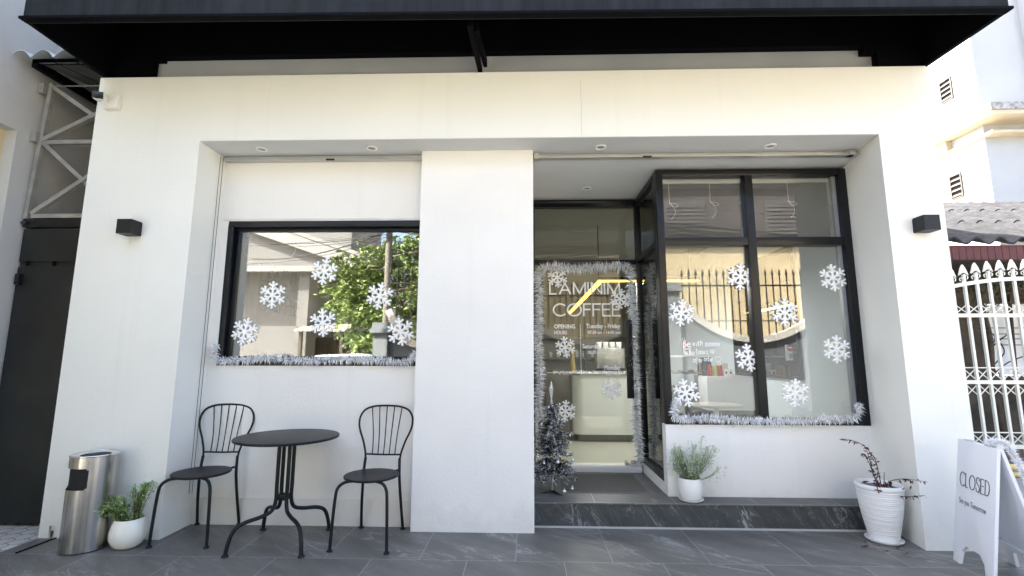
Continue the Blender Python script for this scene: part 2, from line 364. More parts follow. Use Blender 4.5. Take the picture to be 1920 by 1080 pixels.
MB().box(-2.545, P0, YW - .009, YW, WZ1 + .008, WZ1 + .022).build('window_head_bead', SKIRT, B)
MB().box(XL, XR, .10, 8, 3.45, 7.6).build('upper_wall', GREYWALL, B)
sf = MB().box(P1, xr + .12, YW, YD + .2, 2.925, 3.1); sf.build('entry_ceiling', CEIL, B)
MB().box(xl, P0, .22, YW, SO - .003, SO + .002).build('soffit_panel', CEIL, B)
MB().box(xl, xr, .004, YW - .004, SO - .0035, SO).build('soffit', CEIL, B)
# shutter rails under the soffit
p_, q_ = py(1089, 152, -.001), py(1091, 252, -.001); random.seed(4); MB().tube([(p_.x + (q_.x - p_.x) * i / 14 + random.uniform(-.0035, .0035), -.0002, p_.z + (q_.z - p_.z) * i / 14) for i in range(15)], .0011, 4).build('hairline_crack', mat('crack_tone', (.45, .43, .38), .9), B)  # crack drawn as a thin tube of slightly darker tone
r1 = MB().box(xl + .02, P0 - .004, .285, YW - .002, SO - .045, SO - .012); r1.box(xl + .02, P0 - .004, .275, .285, SO - .052, SO - .042)
r1.build('awning_rail', ALU, B)
r2 = MB(); r2.box(P1 + .01, xr + .03, .30, .326, SO - .05, SO - .008); r2.box(P1 + .01, xr + .03, .27, .30, SO - .05, SO - .038); r2.box(P1 + .01, P1 + .05, .262, .33, SO - .06, SO - .01); r2.box(xr - .05, xr + .0, .262, .33, SO - .05, SO - .01)
r2.build('awning_rail', ALU, B)
DK = mat('rail_gap_black', (.02, .02, .02), .8)
MB().box(xl + .01, P0 - .003, .325, YW - .001, SO - .011, SO - .0038).build('rail_gap', DK, B)
MB().box(P1 + .004, xr + .04, .326, .333, SO - .039, SO - .0038).build('rail_gap', DK, B)
for cx_, s in ((-1.64, 1), (1.0, 1)):
    k = MB(); k.box(cx_ - .035, cx_ + .035, .262, .274, SO - .056, SO - .044); k.build('rail_clip', DK, B)
# cable in the corner
cb = MB(); cb.tube([(xl + .012, YW - .05, SO - .02), (xl + .012, YW - .05, .24)], .002, 6); cb.tube([(xl + .005, YW - .075, SO - .02), (xl + .005, YW - .075, .24)], .0016, 6)
cb.build('corner_cable', mat('cable_brown', (.05, .035, .03), .6), B)
# step
st = MB(); st.box(P1, 2.765, .353, YB + .3, .0, HS - .012); st.build('step_riser', RISER, B)
st = MB(); st.box(P1, 2.765, .341, 1.40, HS - .012, HS); st.build('step_top', STEPM, B, bevel=.003)
MB().box(P1, 2.74, .345, .353, 0, .012).build('step_joint', mat('pale_grout', (.42, .42, .40), .8), B)
MB().box(P1 + .002, BX - .02, YD - .03, YD + .14, HS, HS + .055).build('door_sill', mat('white_sill', (.74, .73, .70), .5, var=(4, .05)), B, bevel=.004)
# ---- left window
wf = MB()
wf.box(WX0, WX1, YW - .004, YW + .10, WZ1 - .052, WZ1); wf.box(WX0, WX1, YW - .004, YW + .10, WZ0, WZ0 + .045); wf.box(WX0, WX0 + .045, YW - .004, YW + .10, WZ0 + .045, WZ1 - .052)
wf.box(WX0 + .045, WX1, YW + .035, YW + .09, WZ1 - .083, WZ1 - .052); wf.box(WX0 + .045, WX0 + .085, YW + .035, YW + .09, WZ0 + .045, WZ1 - .083); wf.box(WX0 + .085, WX1, YW + .035, YW + .09, WZ0 + .045, WZ0 + .075)
win = wf.build('window', BLACKF, B, bevel=.0025)
MB().box(WX0 + .08, WX1, YG, YG + .006, WZ0 + .07, WZ1 - .078).build('pane', GLASS_A, win)
# ---- bay window
def uX(u, v=400, Y=YB): return py(u, v, Y).x
BZ0 = py(1430, 797, YB).z; BZ1 = 2.905; TZ1 = py(1407, 444, YB).z; TZ0 = py(1407, 459, YB).z
ML, MR = uX(1400), uX(1415); LP = uX(1245); RP = uX(1568); RX = 2.765
bf = MB(); d0, d1 = YB, YB + .09
bf.box(BX, LP, d0, d1, BZ0, BZ1); bf.box(RP + .05, RX, d0, d1, BZ0, BZ1); bf.box(LP, RP + .05, d0 + .003, d1, BZ1 - .055, BZ1); bf.box(LP, RP + .05, d0 + .003, d1, BZ0, BZ0 + .05)
bf.box(ML, MR, d0 + .001, d1, BZ0 + .05, BZ1 - .055)
for a, b in ((LP, ML), (MR, RP + .05)): bf.box(a, b, d0 + .006, d1, TZ0, TZ1)
bay = bf.build('bay_window', BLACKF, B, bevel=.0025)
jm = MB().box(RP + .018, RP + .05, d0 + .05, d1 - .006, BZ0 + .05, BZ1 - .055); jm.build('jamb', mat('grey_jamb', (.33, .35, .37), .4, .4), bay)
for i, (a, b, c, d) in enumerate(((LP, ML, TZ1, BZ1 - .055), (MR, RP + .02, TZ1, BZ1 - .055), (LP, ML, BZ0 + .05, TZ0), (MR, RP + .02, BZ0 + .05, TZ0))):
    MB().box(a - .003, b + .003, d0 + .055, d0 + .061, c - .003, d + .003).build('pane', GLASS_B, bay)
MB().box(BX - .004, 2.765, YB + .004, YB + .11, HS, BZ0 - .001).build('bay_wall', WHITE2, B, bevel=.003)
# bay return (side glazing towards the door)
SZ0 = HS + .085
rt = MB(); x0, x1 = BX, BX + .06
rt.box(x0, x1, d1 + .001, YD - .001, BZ1 - .055, BZ1 - .001); rt.box(x0, x1, YB + .112, YD - .001, SZ0, SZ0 + .055); rt.box(x0 + .002, x1, d1 + .001, YD - .001, TZ0 + .01, TZ1 - .008)
rt.box(x0, x1, d1 + .002, d1 + .045, BZ0, BZ1 - .055); rt.box(x0, x1, YB + .112, YB + .15, SZ0 + .055, BZ0)
ret = rt.build('return_window', BLACKF, B, bevel=.0025)
MB().box(x0 + .028, x0 + .034, d1 + .04, YD, TZ1 - .01, BZ1 - .05).build('pane', GLASS_B, ret)
MB().box(x0 + .028, x0 + .034, YB + .14, YD, SZ0 + .05, TZ0 + .012).build('pane', GLASS_B, ret)
MB().box(BX - .006, BX + .07, YB + .111, YD + .1, HS, SZ0 - .001).build('return_plinth', WHITE2, B)
# ---- door
DT = py(1100, 380, YD).z; D1 = py(1100, 388, YD).z; D2 = py(1100, 487, YD).z; D3 = py(1100, 496, YD).z; DB = HS + .055
df = MB(); dl, dr = P1 + .002, BX
df.box(dl, dr + .07, YD, YD + .07, DT - .045, DT + .03); df.box(dl + .03, dr - .0, YD + .001, YD + .07, D3, D2); df.box(dl, dl + .03, YD, YD + .07, DB, DT - .045)
df.box(dr, dr + .07, YD, YD + .07, HS, DT - .045)
dfo = df.build('door_frame', BLACKF, B, bevel=.0025)
MB().box(dl + .03, dr, YD + .03, YD + .036, D2, DT - .04).build('pane', GLASS_D, dfo)
YDG = YD + .032
door = MB().box(dl + .033, dr - .004, YDG, YDG + .01, DB + .006, D3 - .004).build('glass_door', GLASS_D, B)
hd = MB(); hx0, hx1 = py(1172, 600, YDG - .06).x, py(1184, 600, YDG - .06).x; hz1, hz0 = py(1178, 600, YDG - .06).z, py(1184, 747, YDG - .06).z
hd.box(hx0, hx1, YDG - .075, YDG - .045, hz0, hz1); hd.box(hx0 + .01, hx1 - .01, YDG - .045, YDG, hz1 - .14, hz1 - .10); hd.box(hx0 + .01, hx1 - .01, YDG - .045, YDG, hz0 + .10, hz0 + .14)
hd.build('handle', BLACKF, door, bevel=.003)
pf = MB(); pf.box(py(1172, 870, YDG).x, dr - .006, YDG - .012, YDG + .022, py(1172, 877, YDG).z, py(1172, 863, YDG).z)
pf.build('patch_fitting', STEEL, door, bevel=.002)
lk = MB(); c = py(1186, 870, YDG - .014); lk.ball(c, .022, 16, 8, .45); lk.build('lock', CHROME, door, smooth=50)
# door lettering (white vinyl)
YT = YDG - .004
def span(u0, v0, u1, v1, Y): a = py(u0, v1, Y); b = py(u1, v0, Y); return a, b.x - a.x, b.z - a.z
tx = MB()
a, w_, h_ = span(1031, 530, 1161, 551, YT); strokes(tx, 'LAMINIM', a, X, Z, w_, h_, .0155)
tx.build('lettering', VINYL, door); tx = MB()
a, w_, h_ = span(1038, 570, 1162, 592, YT); strokes(tx, 'COFFEE', a, X, Z, w_, h_, .0155, gap=.2)
tx.build('lettering', VINYL, door)
for body, (u0, v0, u1, v1), off in (('OPENING', (1039, 608, 1078, 616), .008), ('HOURS', (1039, 620, 1063, 627), .004), ('Tuesday - Friday', (1099, 607, 1163, 618), .008),
     ('07:30 am - 16:00 pm', (1102, 620, 1163, 628), .004), ('Saturday - Sunday', (1092, 645, 1163, 656), .008), ('08:30 am - 17:00 pm', (1102, 657.5, 1163, 665.5), .004),
     ('Monday', (1133, 685, 1163, 696), .008), ('CLOSED', (1136, 697, 1163, 704), .004)):
    a, w_, h_ = span(u0, v0, u1, v1, YT); tx = MB(); put_text(tx, body, a + Vector((0, 0, 0)), X, Z, w_, h_, .001, offset=off + .022); tx.build('opening_hours', VINYL, door)
a, b = py(1087.6, 608, YT), py(1088.6, 703, YT); MB().box(a.x, a.x + .005, YT - .001, YT, b.z, a.z).build('divider_line', VINYL, door)
# handwriting on the bay pane
hw = MB(); YH = YB + .05
random.seed(3)
def hand(word, u0, v0, u1, v1):
    a, w_, h_ = span(u0, v0, u1, v1, YH); n = sum({'i': .5, 'r': .7, 'f': .7, 't': .7, 'w': 1.3, 'm': 1.4, ' ': .6}.get(c, 1) for c in word); x = 0
    for c in word:
        k = {'i': .5, 'r': .7, 'f': .7, 't': .7, 'w': 1.3, 'm': 1.4, ' ': .6}.get(c, 1) / n * w_
        if c != ' ':
            tall = c in 'BKhtdklfby'; hh = h_ * (1.0 if tall else .68); dy = -h_ * .28 if c in 'yf' else 0
            put_text(hw, c, a + Vector((x, 0, dy + random.uniform(-.05, .05) * h_ + x * .012)), (1, 0, random.uniform(-.06, .12)), Z, k * .86, hh * (1.25 if c in 'yf' else 1), .001, offset=.012, shear=.15)
        x += k
hand('Be', 1281, 638, 1294, 651); hand('with', 1298, 638, 1318, 649); hand('someone', 1322, 639, 1350, 650)
hand('who', 1284, 656, 1303, 667); hand('Knows', 1305, 654, 1328, 665); hand('Your', 1331, 652, 1341, 663)
hand('coffee', 1299, 670, 1316, 680); hand('order', 1320, 668, 1337, 678)
def line_on(mb, uv, Y, r=.0022):
    mb.tube([py(u, v, Y) for u, v in uv], r, 5)
hp = [(1347, 680), (1342, 674), (1341, 670), (1344, 668), (1347, 671), (1350, 668), (1353, 669), (1352, 674), (1347, 680)]
line_on(hw, [(p[0], p[1]) for p in hp], YH)
for u, v in ((1275, 634), (1279, 633), (1283, 633)): line_on(hw, [(u, v), (u + 1, v + 4)], YH)
hw.build('handwriting', VINYL, bay)
# ---- interior shell
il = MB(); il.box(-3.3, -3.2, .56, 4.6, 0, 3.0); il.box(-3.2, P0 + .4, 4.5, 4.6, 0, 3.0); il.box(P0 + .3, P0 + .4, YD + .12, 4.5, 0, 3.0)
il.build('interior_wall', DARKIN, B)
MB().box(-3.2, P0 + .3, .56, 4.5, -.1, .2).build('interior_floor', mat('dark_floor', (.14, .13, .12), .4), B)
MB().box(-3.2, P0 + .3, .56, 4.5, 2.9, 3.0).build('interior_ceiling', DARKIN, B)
MB().box(P1 - .35, 3.4, YD - .0, 7.6, -.1, HS + .02).build('interior_floor', INF, B) if False else None
fl = MB(); fl.box(P1 - .3, 3.2, YD + .141, 7.6, .0, HS + .045); fl.box(BX + .071, 2.76, YB + .111, YD + .141, .0, HS + .045); fl.build('interior_floor', INF, B)
ic = MB(); ic.box(P1 - .3, 2.9, YD + .071, 7.6, 2.93, 3.05); ic.box(BX + .061, 2.9, YB + .091, YD + .071, 2.91, 3.05); ic.build('interior_ceiling', INW, B)
iw = MB(); iw.box(2.76, 2.86, YB + .13, 7.6, .2, 2.93); iw.box(2.72, 2.76, YB + .112, .98, .2, 2.91); iw.build('interior_wall', INW2, B)
iw = MB(); iw.box(P1 - .3, P1 - .2, YD + .121, 7.6, .2, 2.93); iw.box(P1 - .2, 2.76, 7.5, 7.6, .2, 2.93); iw.box(P1 - .3, P1 + .0, YD + .121, YD + .2, .2, 2.93)
iw.build('interior_wall', INW, B)
# mirror on the right hand wall
MIR = glass('dark_mirror', .45, (.08, .085, .09))
mb = MB(); y0, y1 = 1.44, 2.9; z0, z1 = 1.09, 2.44; xm = 2.757
mb.box(xm - .03, xm, y0 - .03, y0, z0 - .03, z1); mb.box(xm - .03, xm, y0, y1, z0 - .03, z0); mb.box(xm - .03, xm, y1, y1 + .03, z0 - .03, z1); mb.box(xm - .03, xm, y0, y1, z1 - .03, z1)
mr = mb.build('mirror_frame', BLACKF); tag(mr, 'black framed dark mirror on the inside wall behind the right bay pane', 'mirror')
MB().box(xm - .012, xm - .004, y0, y1, z0, z1 - .03).build('mirror_glass', mat('smoked_mirror', (.10, .11, .12), .03, 1.0), mr)
# ================================================================= AWNING
A = thing('awning', 'wide black steel and fabric awning over the white shop front', 'awning', loc=(-.14, 0, H))
ax0, ax1, ay = -3.42, 3.135, -.65
AL, AR = pz(42, 39, H), pz(1893, 21, H)
av = MB(); av.prism([(AL.x, AL.y), (AR.x, AR.y), (AR.x, AR.y + .03), (AL.x, AL.y + .03)], H, H + .42, 'z'); av.build('valance', BLACKA, A)
avf = MB(); avf.bar(AL + Vector((0, -.004, .008)), AR + Vector((0, -.004, .008)), .05, .018); avf.build('front_beam', BLACKU, A)
for x, ya, s in ((AL.x, AL.y, -1), (AR.x, AR.y, 1)):
    sp = MB(); x2 = XL + .02 if s < 0 else XR + .02
    sp.add([(x, ya + .03, H + .002), (x2, .098, H + .002), (x2, .098, H + .79), (x, ya + .03, H + .42), (x - s * .03, ya + .03, H + .002), (x2 - s * .03, .098, H + .002), (x2 - s * .03, .098, H + .79), (x - s * .03, ya + .03, H + .42)],
           [(0, 1, 2, 3), (7, 6, 5, 4), (0, 4, 5, 1), (1, 5, 6, 2), (2, 6, 7, 3), (3, 7, 4, 0)])
    sp.build('side_panel', BLACKU, A)
rf = MB(); rf.add([(AL.x, AL.y, H + .42), (AR.x, AR.y, H + .42), (XR + .02, .098, H + .8), (XL, .098, H + .8), (AL.x, AL.y, H + .45), (AR.x, AR.y, H + .45), (XR + .02, .098, H + .83), (XL, .098, H + .83)],
                  [(0, 1, 2, 3), (7, 6, 5, 4), (0, 4, 5, 1), (1, 5, 6, 2), (2, 6, 7, 3), (3, 7, 4, 0)])
rf.build('canopy', BLACKU, A)
bb = MB(); za = py(308, 105, .07).z; zb = py(1615, 92, .07).z
bb.box(XL, XR, .03, .098, min(za, zb) + .005, H + .6)
bb.box(XL, py(290, 130, .06).x, .032, .098, H + .002, min(za, zb) + .005); bb.box(py(290, 130, .06).x, py(308, 110, .06).x, .034, .098, py(290, 115, .06).z, min(za, zb) + .005)
bb.box(py(1641, 115, .06).x, XR, .032, .098, H + .002, min(za, zb) + .005); bb.box(py(1615, 96, .06).x, py(1641, 100, .06).x, .034, .098, py(1641, 101, .06).z, min(za, zb) + .005)
bb.build('wall_beam', BLACKU, A)
rb = MB(); a = pz(880, 42, H + .02); rb.bar(a, (a.x + .02, .03, H + .04), .035, .05); rb.bar(a + Vector((.03, .08, .03)), (a.x + .06, .03, H + .10), .03, .07); rb.build('rib', BLACKU, A)
# ================================================================= FIXTURES ON THE FACADE
def wall_lamp(label, cx, cz):
    t = thing('wall_lamp', label, 'wall lamp', 'cube wall lamps', (cx, 0, cz)); s = .055
    b = MB(); b.box(-s, s, -.105, -.012, -s, -s + .006); b.box(-s, s, -.105, -.012, s - .006, s); b.box(-s, -s + .006, -.105, -.012, -s + .006, s - .006); b.box(s - .006, s, -.105, -.012, -s + .006, s - .006)
    b.box(-s, s, -.111, -.105, -s, s); b.box(-s + .004, s - .004, -.012, 0, -s + .004, s - .004)
    o = b.build('lamp_housing', mat('graphite_coat', (.010, .011, .013), .45, spec=.3), t); local(o)
    local(MB().box(-s + .012, s - .012, -.09, -.02, -s + .006, -s + .012).build('lens', mat('frosted_lens', (.5, .5, .48), .4), t))
    return t
a = py(229, 426, -.11); wall_lamp('black cube wall lamp above the steel bin, on the left end of the white front', py(244, 427, -.05).x, py(244, 427, -.06).z)
wall_lamp('black cube wall lamp on the right end of the white front, above the sandwich board', py(1735, 420, -.05).x, py(1735, 420, -.06).z)
def downlight(label, p):
    t = thing('recessed_downlight', label, 'downlight', 'downlights under the overhang', p)
    local(MB().lathe([(.036, 0), (.046, -.002), (.046, -.008), (.036, -.012), (.030, -.006), (.030, 0)], n=28, cap=False).build('trim_ring', mat('white_trim', (.8, .8, .78), .4), t, smooth=60))
    local(MB().lathe([(.001, -.004), (.030, -.004), (.030, -.002), (.001, -.002)], n=28).build('lamp_face', mat('dim_lamp_face', (.25, .24, .22), .3), t))
ZS = SO - .004
for lb, (u, v), z in (('round white downlight nearest the left reveal, over the left chair', (491, 279), ZS), ('round white downlight over the left window, beside the middle pier', (697, 277), ZS),
                      ('round white downlight in the front soffit before the glass door', (1126, 275), ZS), ('round white downlight in the front soffit before the bay window', (1444, 273), ZS),
                      ('round white downlight in the porch ceiling right above the glass door', (1100, 352), 2.924)):
    downlight(lb, pz(u, v, z))
# security camera
c0 = py(216, 196, 0); sc = thing('security_camera', 'white bullet security camera with black face at the top left corner of the front', 'camera', loc=c0)
WP = mat('white_plastic', (.78, .77, .74), .4)
local(MB().box(-.055, .055, -.045, 0, -.055, .055).build('junction_box', WP, sc, bevel=.004))
b = MB(); b.T = Matrix.Translation((-.045, -.085, .014)) @ Matrix.Rotation(R(22), 4, 'Z') @ Matrix.Rotation(R(10), 4, 'X'); b.box(-.040, .040, -.050, .050, -.028, .032); local(b.build('camera_body', WP, sc, bevel=.014, seg=3))
b = MB(); b.T = Matrix.Translation((-.045, -.085, .014)) @ Matrix.Rotation(R(22), 4, 'Z') @ Matrix.Rotation(R(10), 4, 'X'); b.box(-.036, .036, -.056, -.048, -.025, .029); local(b.build('face_plate', mat('camera_black', (.01, .012, .02), .12), sc, bevel=.0025))
local(MB().tube([(-.02, -.04, -.02), (-.03, -.08, -.012)], .012, 10).build('bracket', WP, sc))
# ================================================================= LEFT SIDE: neighbour wall, gate, lattice, roof
NB = mat('neighbour_render', (.52, .52, .50), .85, bump=(25, .4, .008), var=(1.5, .08)); BEIGE = mat('beige_render', (.62, .51, .33), .85, bump=(25, .3, .008), var=(2, .06))
NX = -4.2
weather(NB, 0, .5, (.30, .28, .24))
n1 = thing('neighbour_house', 'pale rendered neighbour house wall left of the black gate', 'building', loc=(-4.6, .25, 0))
b = MB(); b.box(-6.5, NX, .10, 9, -.2, 7.0); b.box(-6.5, NX, -2.5, .10, 3.12, 7.0); b.build('side_wall', NB, n1)
MB().box(-6.5, NX - .10, -2.5, .10, -.2, 3.12).build('recessed_wall', BEIGE, n1)
# black side gate
g = thing('side_gate', 'tall black sheet metal gate between the two houses on the left', 'gate', loc=(-3.85, .25, 0))
GM = mat('gate_sheet_metal', (.020, .0215, .020), .5, spec=.35, bump=(4, .5, .012), var=(2.2, .5))
GX0, GX1 = NX + .02, XL - .001
b = MB(); b.box(GX0, GX1, .25, .29, .012, 2.0); b.box(GX0, GX1, .25, .29, 2.045, 2.32); b.box(GX0, GX1, .262, .29, 2.0, 2.045)
b.build('gate_leaf', GM, g, bevel=.003)
b = MB(); b.box(GX0 - .0, GX1, .235, .30, 2.335, 2.405); b.tube([(GX0 - .02, .25, 2.375), (GX0 + .04, .22, 2.37)], .018, 8); b.build('head_rail', BLACKF, g, bevel=.002)
for u in (52, 102): q = py(u, 494, .249); MB().box(q.x - .012, q.x + .012, .244, .25, q.z - .018, q.z + .018).build('slot_plate', BLACKU, g)
b = MB(); q = py(36, 524, .24); b.box(q.x - .015, q.x + .02, .215, .25, q.z - .045, q.z + .045); b.build('hinge', BLACKF, g, bevel=.002)
# lattice
la = thing('steel_lattice', 'grey painted steel lattice panel with crossed bars above the black gate', 'lattice', loc=(-3.85, .25, 2.42))
LM = mat('weathered_grey_paint', (.30, .29, .265), .55, bump=(50, .3), var=(8, .25)); yl = .25
b = MB(); zt, zm, zb_ = 3.60, 3.08, 2.43; xa, xb = -4.12, XL + .02
def lb(p, q, w_=.034): b.bar((p[0], yl, p[1]), (q[0], yl, q[1]), w_, .034, (0, 1, 0))
lb((NX + .03, 2.41), (NX + .085, 3.62)); lb((xa, zm), (xb, zm)); lb((xa, zb_), (xb, zb_)); b.tube([(xa - .02, yl, zt), (xb, yl, zt + .0)], .006, 6)
b.T = Matrix.Translation((0, .004, 0)); lb((xa, zt), (xb + .05, zm + .02)); lb((xa, zm), (xb + .05, zb_ + .02)); b.T = Matrix.Translation((0, -.006, 0)); lb((xa, zm + .02), (xb + .05, zt - .12)); lb((xa, zb_ + .02), (xb + .05, zm - .1)); b.T = None
b.build('crossed_bars', LM, la)
for z in (3.56, 3.12): MB().box(NX + .0, NX + .055, yl - .05, yl, z - .045, z + .045).build('wall_bracket', LM, la, bevel=.004)
# passage behind
pw = MB(); pw.box(NX, XL, 1.5, 1.6, -.2, 4.6); tag(pw.build('passage_wall', mat('olive_render', (.17, .155, .11), .9, bump=(20, .4), var=(1.5, .15))), 'dull olive wall closing the passage behind the lattice', 'wall')
dp = MB(); dp.tube([(XL - .10, .55, 0), (XL - .10, .55, 3.7)], .035, 12); [dp.lathe([(.044, z - .02), (.044, z + .02)], (XL - .10, .55, 0), 12) for z in (2.75, 3.2)]
tag(dp.build('drain_pipe', mat('brown_pipe', (.07, .045, .05), .4), smooth=40), 'dark brown drain pipe beside the white front, behind the lattice', 'pipe')
# corrugated roof over the passage
cr = thing('corrugated_roof', 'pale translucent corrugated sheet roof over the narrow passage', 'roof', loc=(-3.9, 0, 3.7))
b = MB(); nx = 60; cxs = []
for i in range(nx + 1):
    x = -4.235 + (XL + 4.235) * i / nx; ph = (x + 4.235) / .19; cxs.append((x, abs(math.sin(math.pi * ph)) * .072))
vs = []
for yy, zz in ((-.02, 3.685), (1.5, 3.95)):
    vs += [(x, yy, zz + h) for x, h in cxs]
vs += [(x, y, z + .006) for x, y, z in vs]; k = nx + 1
fs = []
for i in range(nx): fs += [(i, i + 1, k + i + 1, k + i), (2 * k + i, 3 * k + i, 3 * k + i + 1, 2 * k + i + 1), (i, 2 * k + i, 2 * k + i + 1, i + 1)]
b.add(vs, fs); b.build('corrugated_sheet', mat('opal_polycarbonate', (.55, .60, .62), .35), cr, smooth=50)
b = MB(); b.box(-4.05, -4.0, 0, 1.5, 3.62, 3.68); b.box(-4.05, XL, .0, .035, 3.655, 3.69); b.build('rafter', BLACKU, cr)
b = MB(); b.prism([(-.0, 3.652), (1.5, 3.9), (1.5, 3.93), (0, 3.682)], -3.99, -3.86, 'x'); b.prism([(-.0, 3.652), (1.5, 3.9), (1.5, 3.93), (0, 3.682)], -3.84, -3.68, 'x'); b.prism([(-.0, 3.652), (1.5, 3.9), (1.5, 3.93), (0, 3.682)], -3.66, XL - .0, 'x')
b.build('lining_board', mat('grey_green_board', (.10, .105, .095), .7, var=(6, .3)), cr)
# ================================================================= RIGHT SIDE
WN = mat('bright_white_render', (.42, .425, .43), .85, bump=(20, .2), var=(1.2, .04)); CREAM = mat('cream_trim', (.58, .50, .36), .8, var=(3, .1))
n2 = thing('neighbour_house', 'tall white neighbour house with ledges and louvre vents on the right', 'building', loc=(11.31, 8, 0))
NXR = 11.31
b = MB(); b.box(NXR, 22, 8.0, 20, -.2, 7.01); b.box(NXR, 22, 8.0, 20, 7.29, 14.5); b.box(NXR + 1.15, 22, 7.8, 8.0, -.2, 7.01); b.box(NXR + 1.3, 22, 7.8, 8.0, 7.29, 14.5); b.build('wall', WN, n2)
b = MB(); b.box(NXR - .34, 22, 7.4, 20, 7.11, 7.29); b.build('ledge', mat('stained_concrete', (.36, .35, .33), .9, var=(14, .5)), n2)
b = MB(); b.box(NXR - .31, 22, 7.43, 20, 7.011, 7.11); b.box(NXR - .09, 22, 7.7, 20, 6.68, 6.74); b.box(NXR - .15, NXR, 8.9, 20, 6.74, 7.01); b.build('cornice', CREAM, n2)
def vent(par, y0, y1, z0, z1):
    MB().box(NXR - .004, NXR, y0 + .02, y1 - .02, z0 + .02, z1 - .02).build('vent_backing', BLACKU, par)
    f = MB(); x = NXR; f.box(x - .03, x, y0, y1, z1 - .04, z1); f.box(x - .03, x, y0, y1, z0, z0 + .03); f.box(x - .03, x, y0, y0 + .03, z0 + .03, z1 - .04); f.box(x - .03, x, y1 - .03, y1, z0 + .03, z1 - .04)
    for i in range(4):
        z = z0 + .06 + (z1 - z0 - .12) * i / 3.8
        f.add([(x - .03, y0 + .03, z), (x - .03, y1 - .03, z), (x - .008, y1 - .03, z + .05), (x - .008, y0 + .03, z + .05), (x - .026, y0 + .03, z - .006), (x - .026, y1 - .03, z - .006), (x - .005, y1 - .03, z + .046), (x - .005, y0 + .03, z + .046)],
              [(0, 1, 2, 3), (7, 6, 5, 4), (0, 4, 5, 1), (2, 6, 7, 3)])
    f.build('louvre_vent', mat('vent_bronze', (.05, .042, .03), .6), par)
pa, pb = pxw(1757, 125, NXR), pxw(1784, 150, NXR); vent(n2, pb.y, pa.y, pb.z - .5, pb.z + .12)
pa, pb = pxw(1783, 352, NXR), pxw(1806, 350, NXR); vent(n2, pb.y, pa.y, pb.z - .25, pb.z + .4)
# tiled shed roof with red fascia
sh = thing('tiled_shed', 'low shed with grey wavy tile roof and dark red fascia behind the white fence', 'shed', loc=(6, 3.2, 0))
TR = mat('weathered_roof_tile', (.030, .031, .034), .9, bump=(14, .8, .02), var=(5, .7))
b = MB()
ny, nxx = 3, 300; X0_, X1_ = 3.25, 13.2; ya, yb2, za_, zb2 = 3.0, 7.5, 2.86, 4.84
for r_ in range(ny):
    t0, t1 = r_ / ny, (r_ + 1) / ny; vs = []; k = nxx + 1
    for (t, lift) in ((t0 - .008, .02), (t1, .0)):
        for i in range(k):
            x = X0_ + (X1_ - X0_) * i / nxx; ph = (x * 1.0 / .30 ) * 2 * math.pi
            vs.append((x, ya + (yb2 - ya) * t, za_ + (zb2 - za_) * t + lift + .045 * math.sin(ph)))
    vs += [(x, y, z - .025) for x, y, z in vs]
    fs = []
    for i in range(nxx): fs += [(i, i + 1, k + i + 1, k + i), (2 * k + i, 3 * k + i, 3 * k + i + 1, 2 * k + i + 1), (i, 2 * k + i, 2 * k + i + 1, i + 1)]
    b.add(vs, fs)
b.build('tile_roof', TR, sh, smooth=50)
b = MB(); zf0, zf1 = 2.60, 2.80
for i in range(75): x = 3.3 + i * .095; b.box(x, x + .088, 3.02, 3.045, zf0, zf1)
b.build('red_fascia', mat('dark_red_paint', (.10, .016, .015), .6, var=(6, .3)), sh)
b = MB(); b.box(3.3, 5.9, 4.75, 4.85, 0, 2.6); b.box(5.9, 7.72, 4.75, 4.85, 0, 2.6); b.box(8.6, 8.8, 4.75, 4.85, 0, 2.6); b.box(9.6, 10.5, 4.75, 4.85, 0, 2.6); b.box(7.72, 8.6, 4.75, 4.85, 0, 1.0); b.box(7.72, 8.6, 4.75, 4.85, 2.2, 2.6); b.box(8.8, 9.6, 4.75, 4.85, 0, 1.85); b.box(8.8, 9.6, 4.75, 4.85, 2.25, 2.6); b.box(3.3, 10.5, 3.05, 4.75, 2.60, 2.64); MB().box(7.74, 8.58, 4.80, 4.82, 1.02, 2.18).build('bright_view_panel', mat('bright_view_white', (.9, .92, .94), .7), sh); MB().box(8.82, 9.58, 4.80, 4.82, 1.87, 2.23).build('bright_view_panel', mat('bright_view_white', (.9, .92, .94), .7), sh)  # added white panels stand in for the bright outdoors seen through the openings
b.build('back_wall', mat('brown_rough_wall', (.10, .078, .056), .9, bump=(12, 1, .03), var=(3, .5)), sh)
b = MB()
for z in (1.5, 1.6, 1.68, 1.78): b.box(7.7, 8.62, 4.69, 4.70, z, z + .012)
for x in (7.95, 8.3, 8.55): b.bar((x, 4.66, .6), (x + .12, 4.66, 2.6), .03, .04)
b.build('window_bar', mat('dark_timber', (.06, .045, .035), .8), sh)
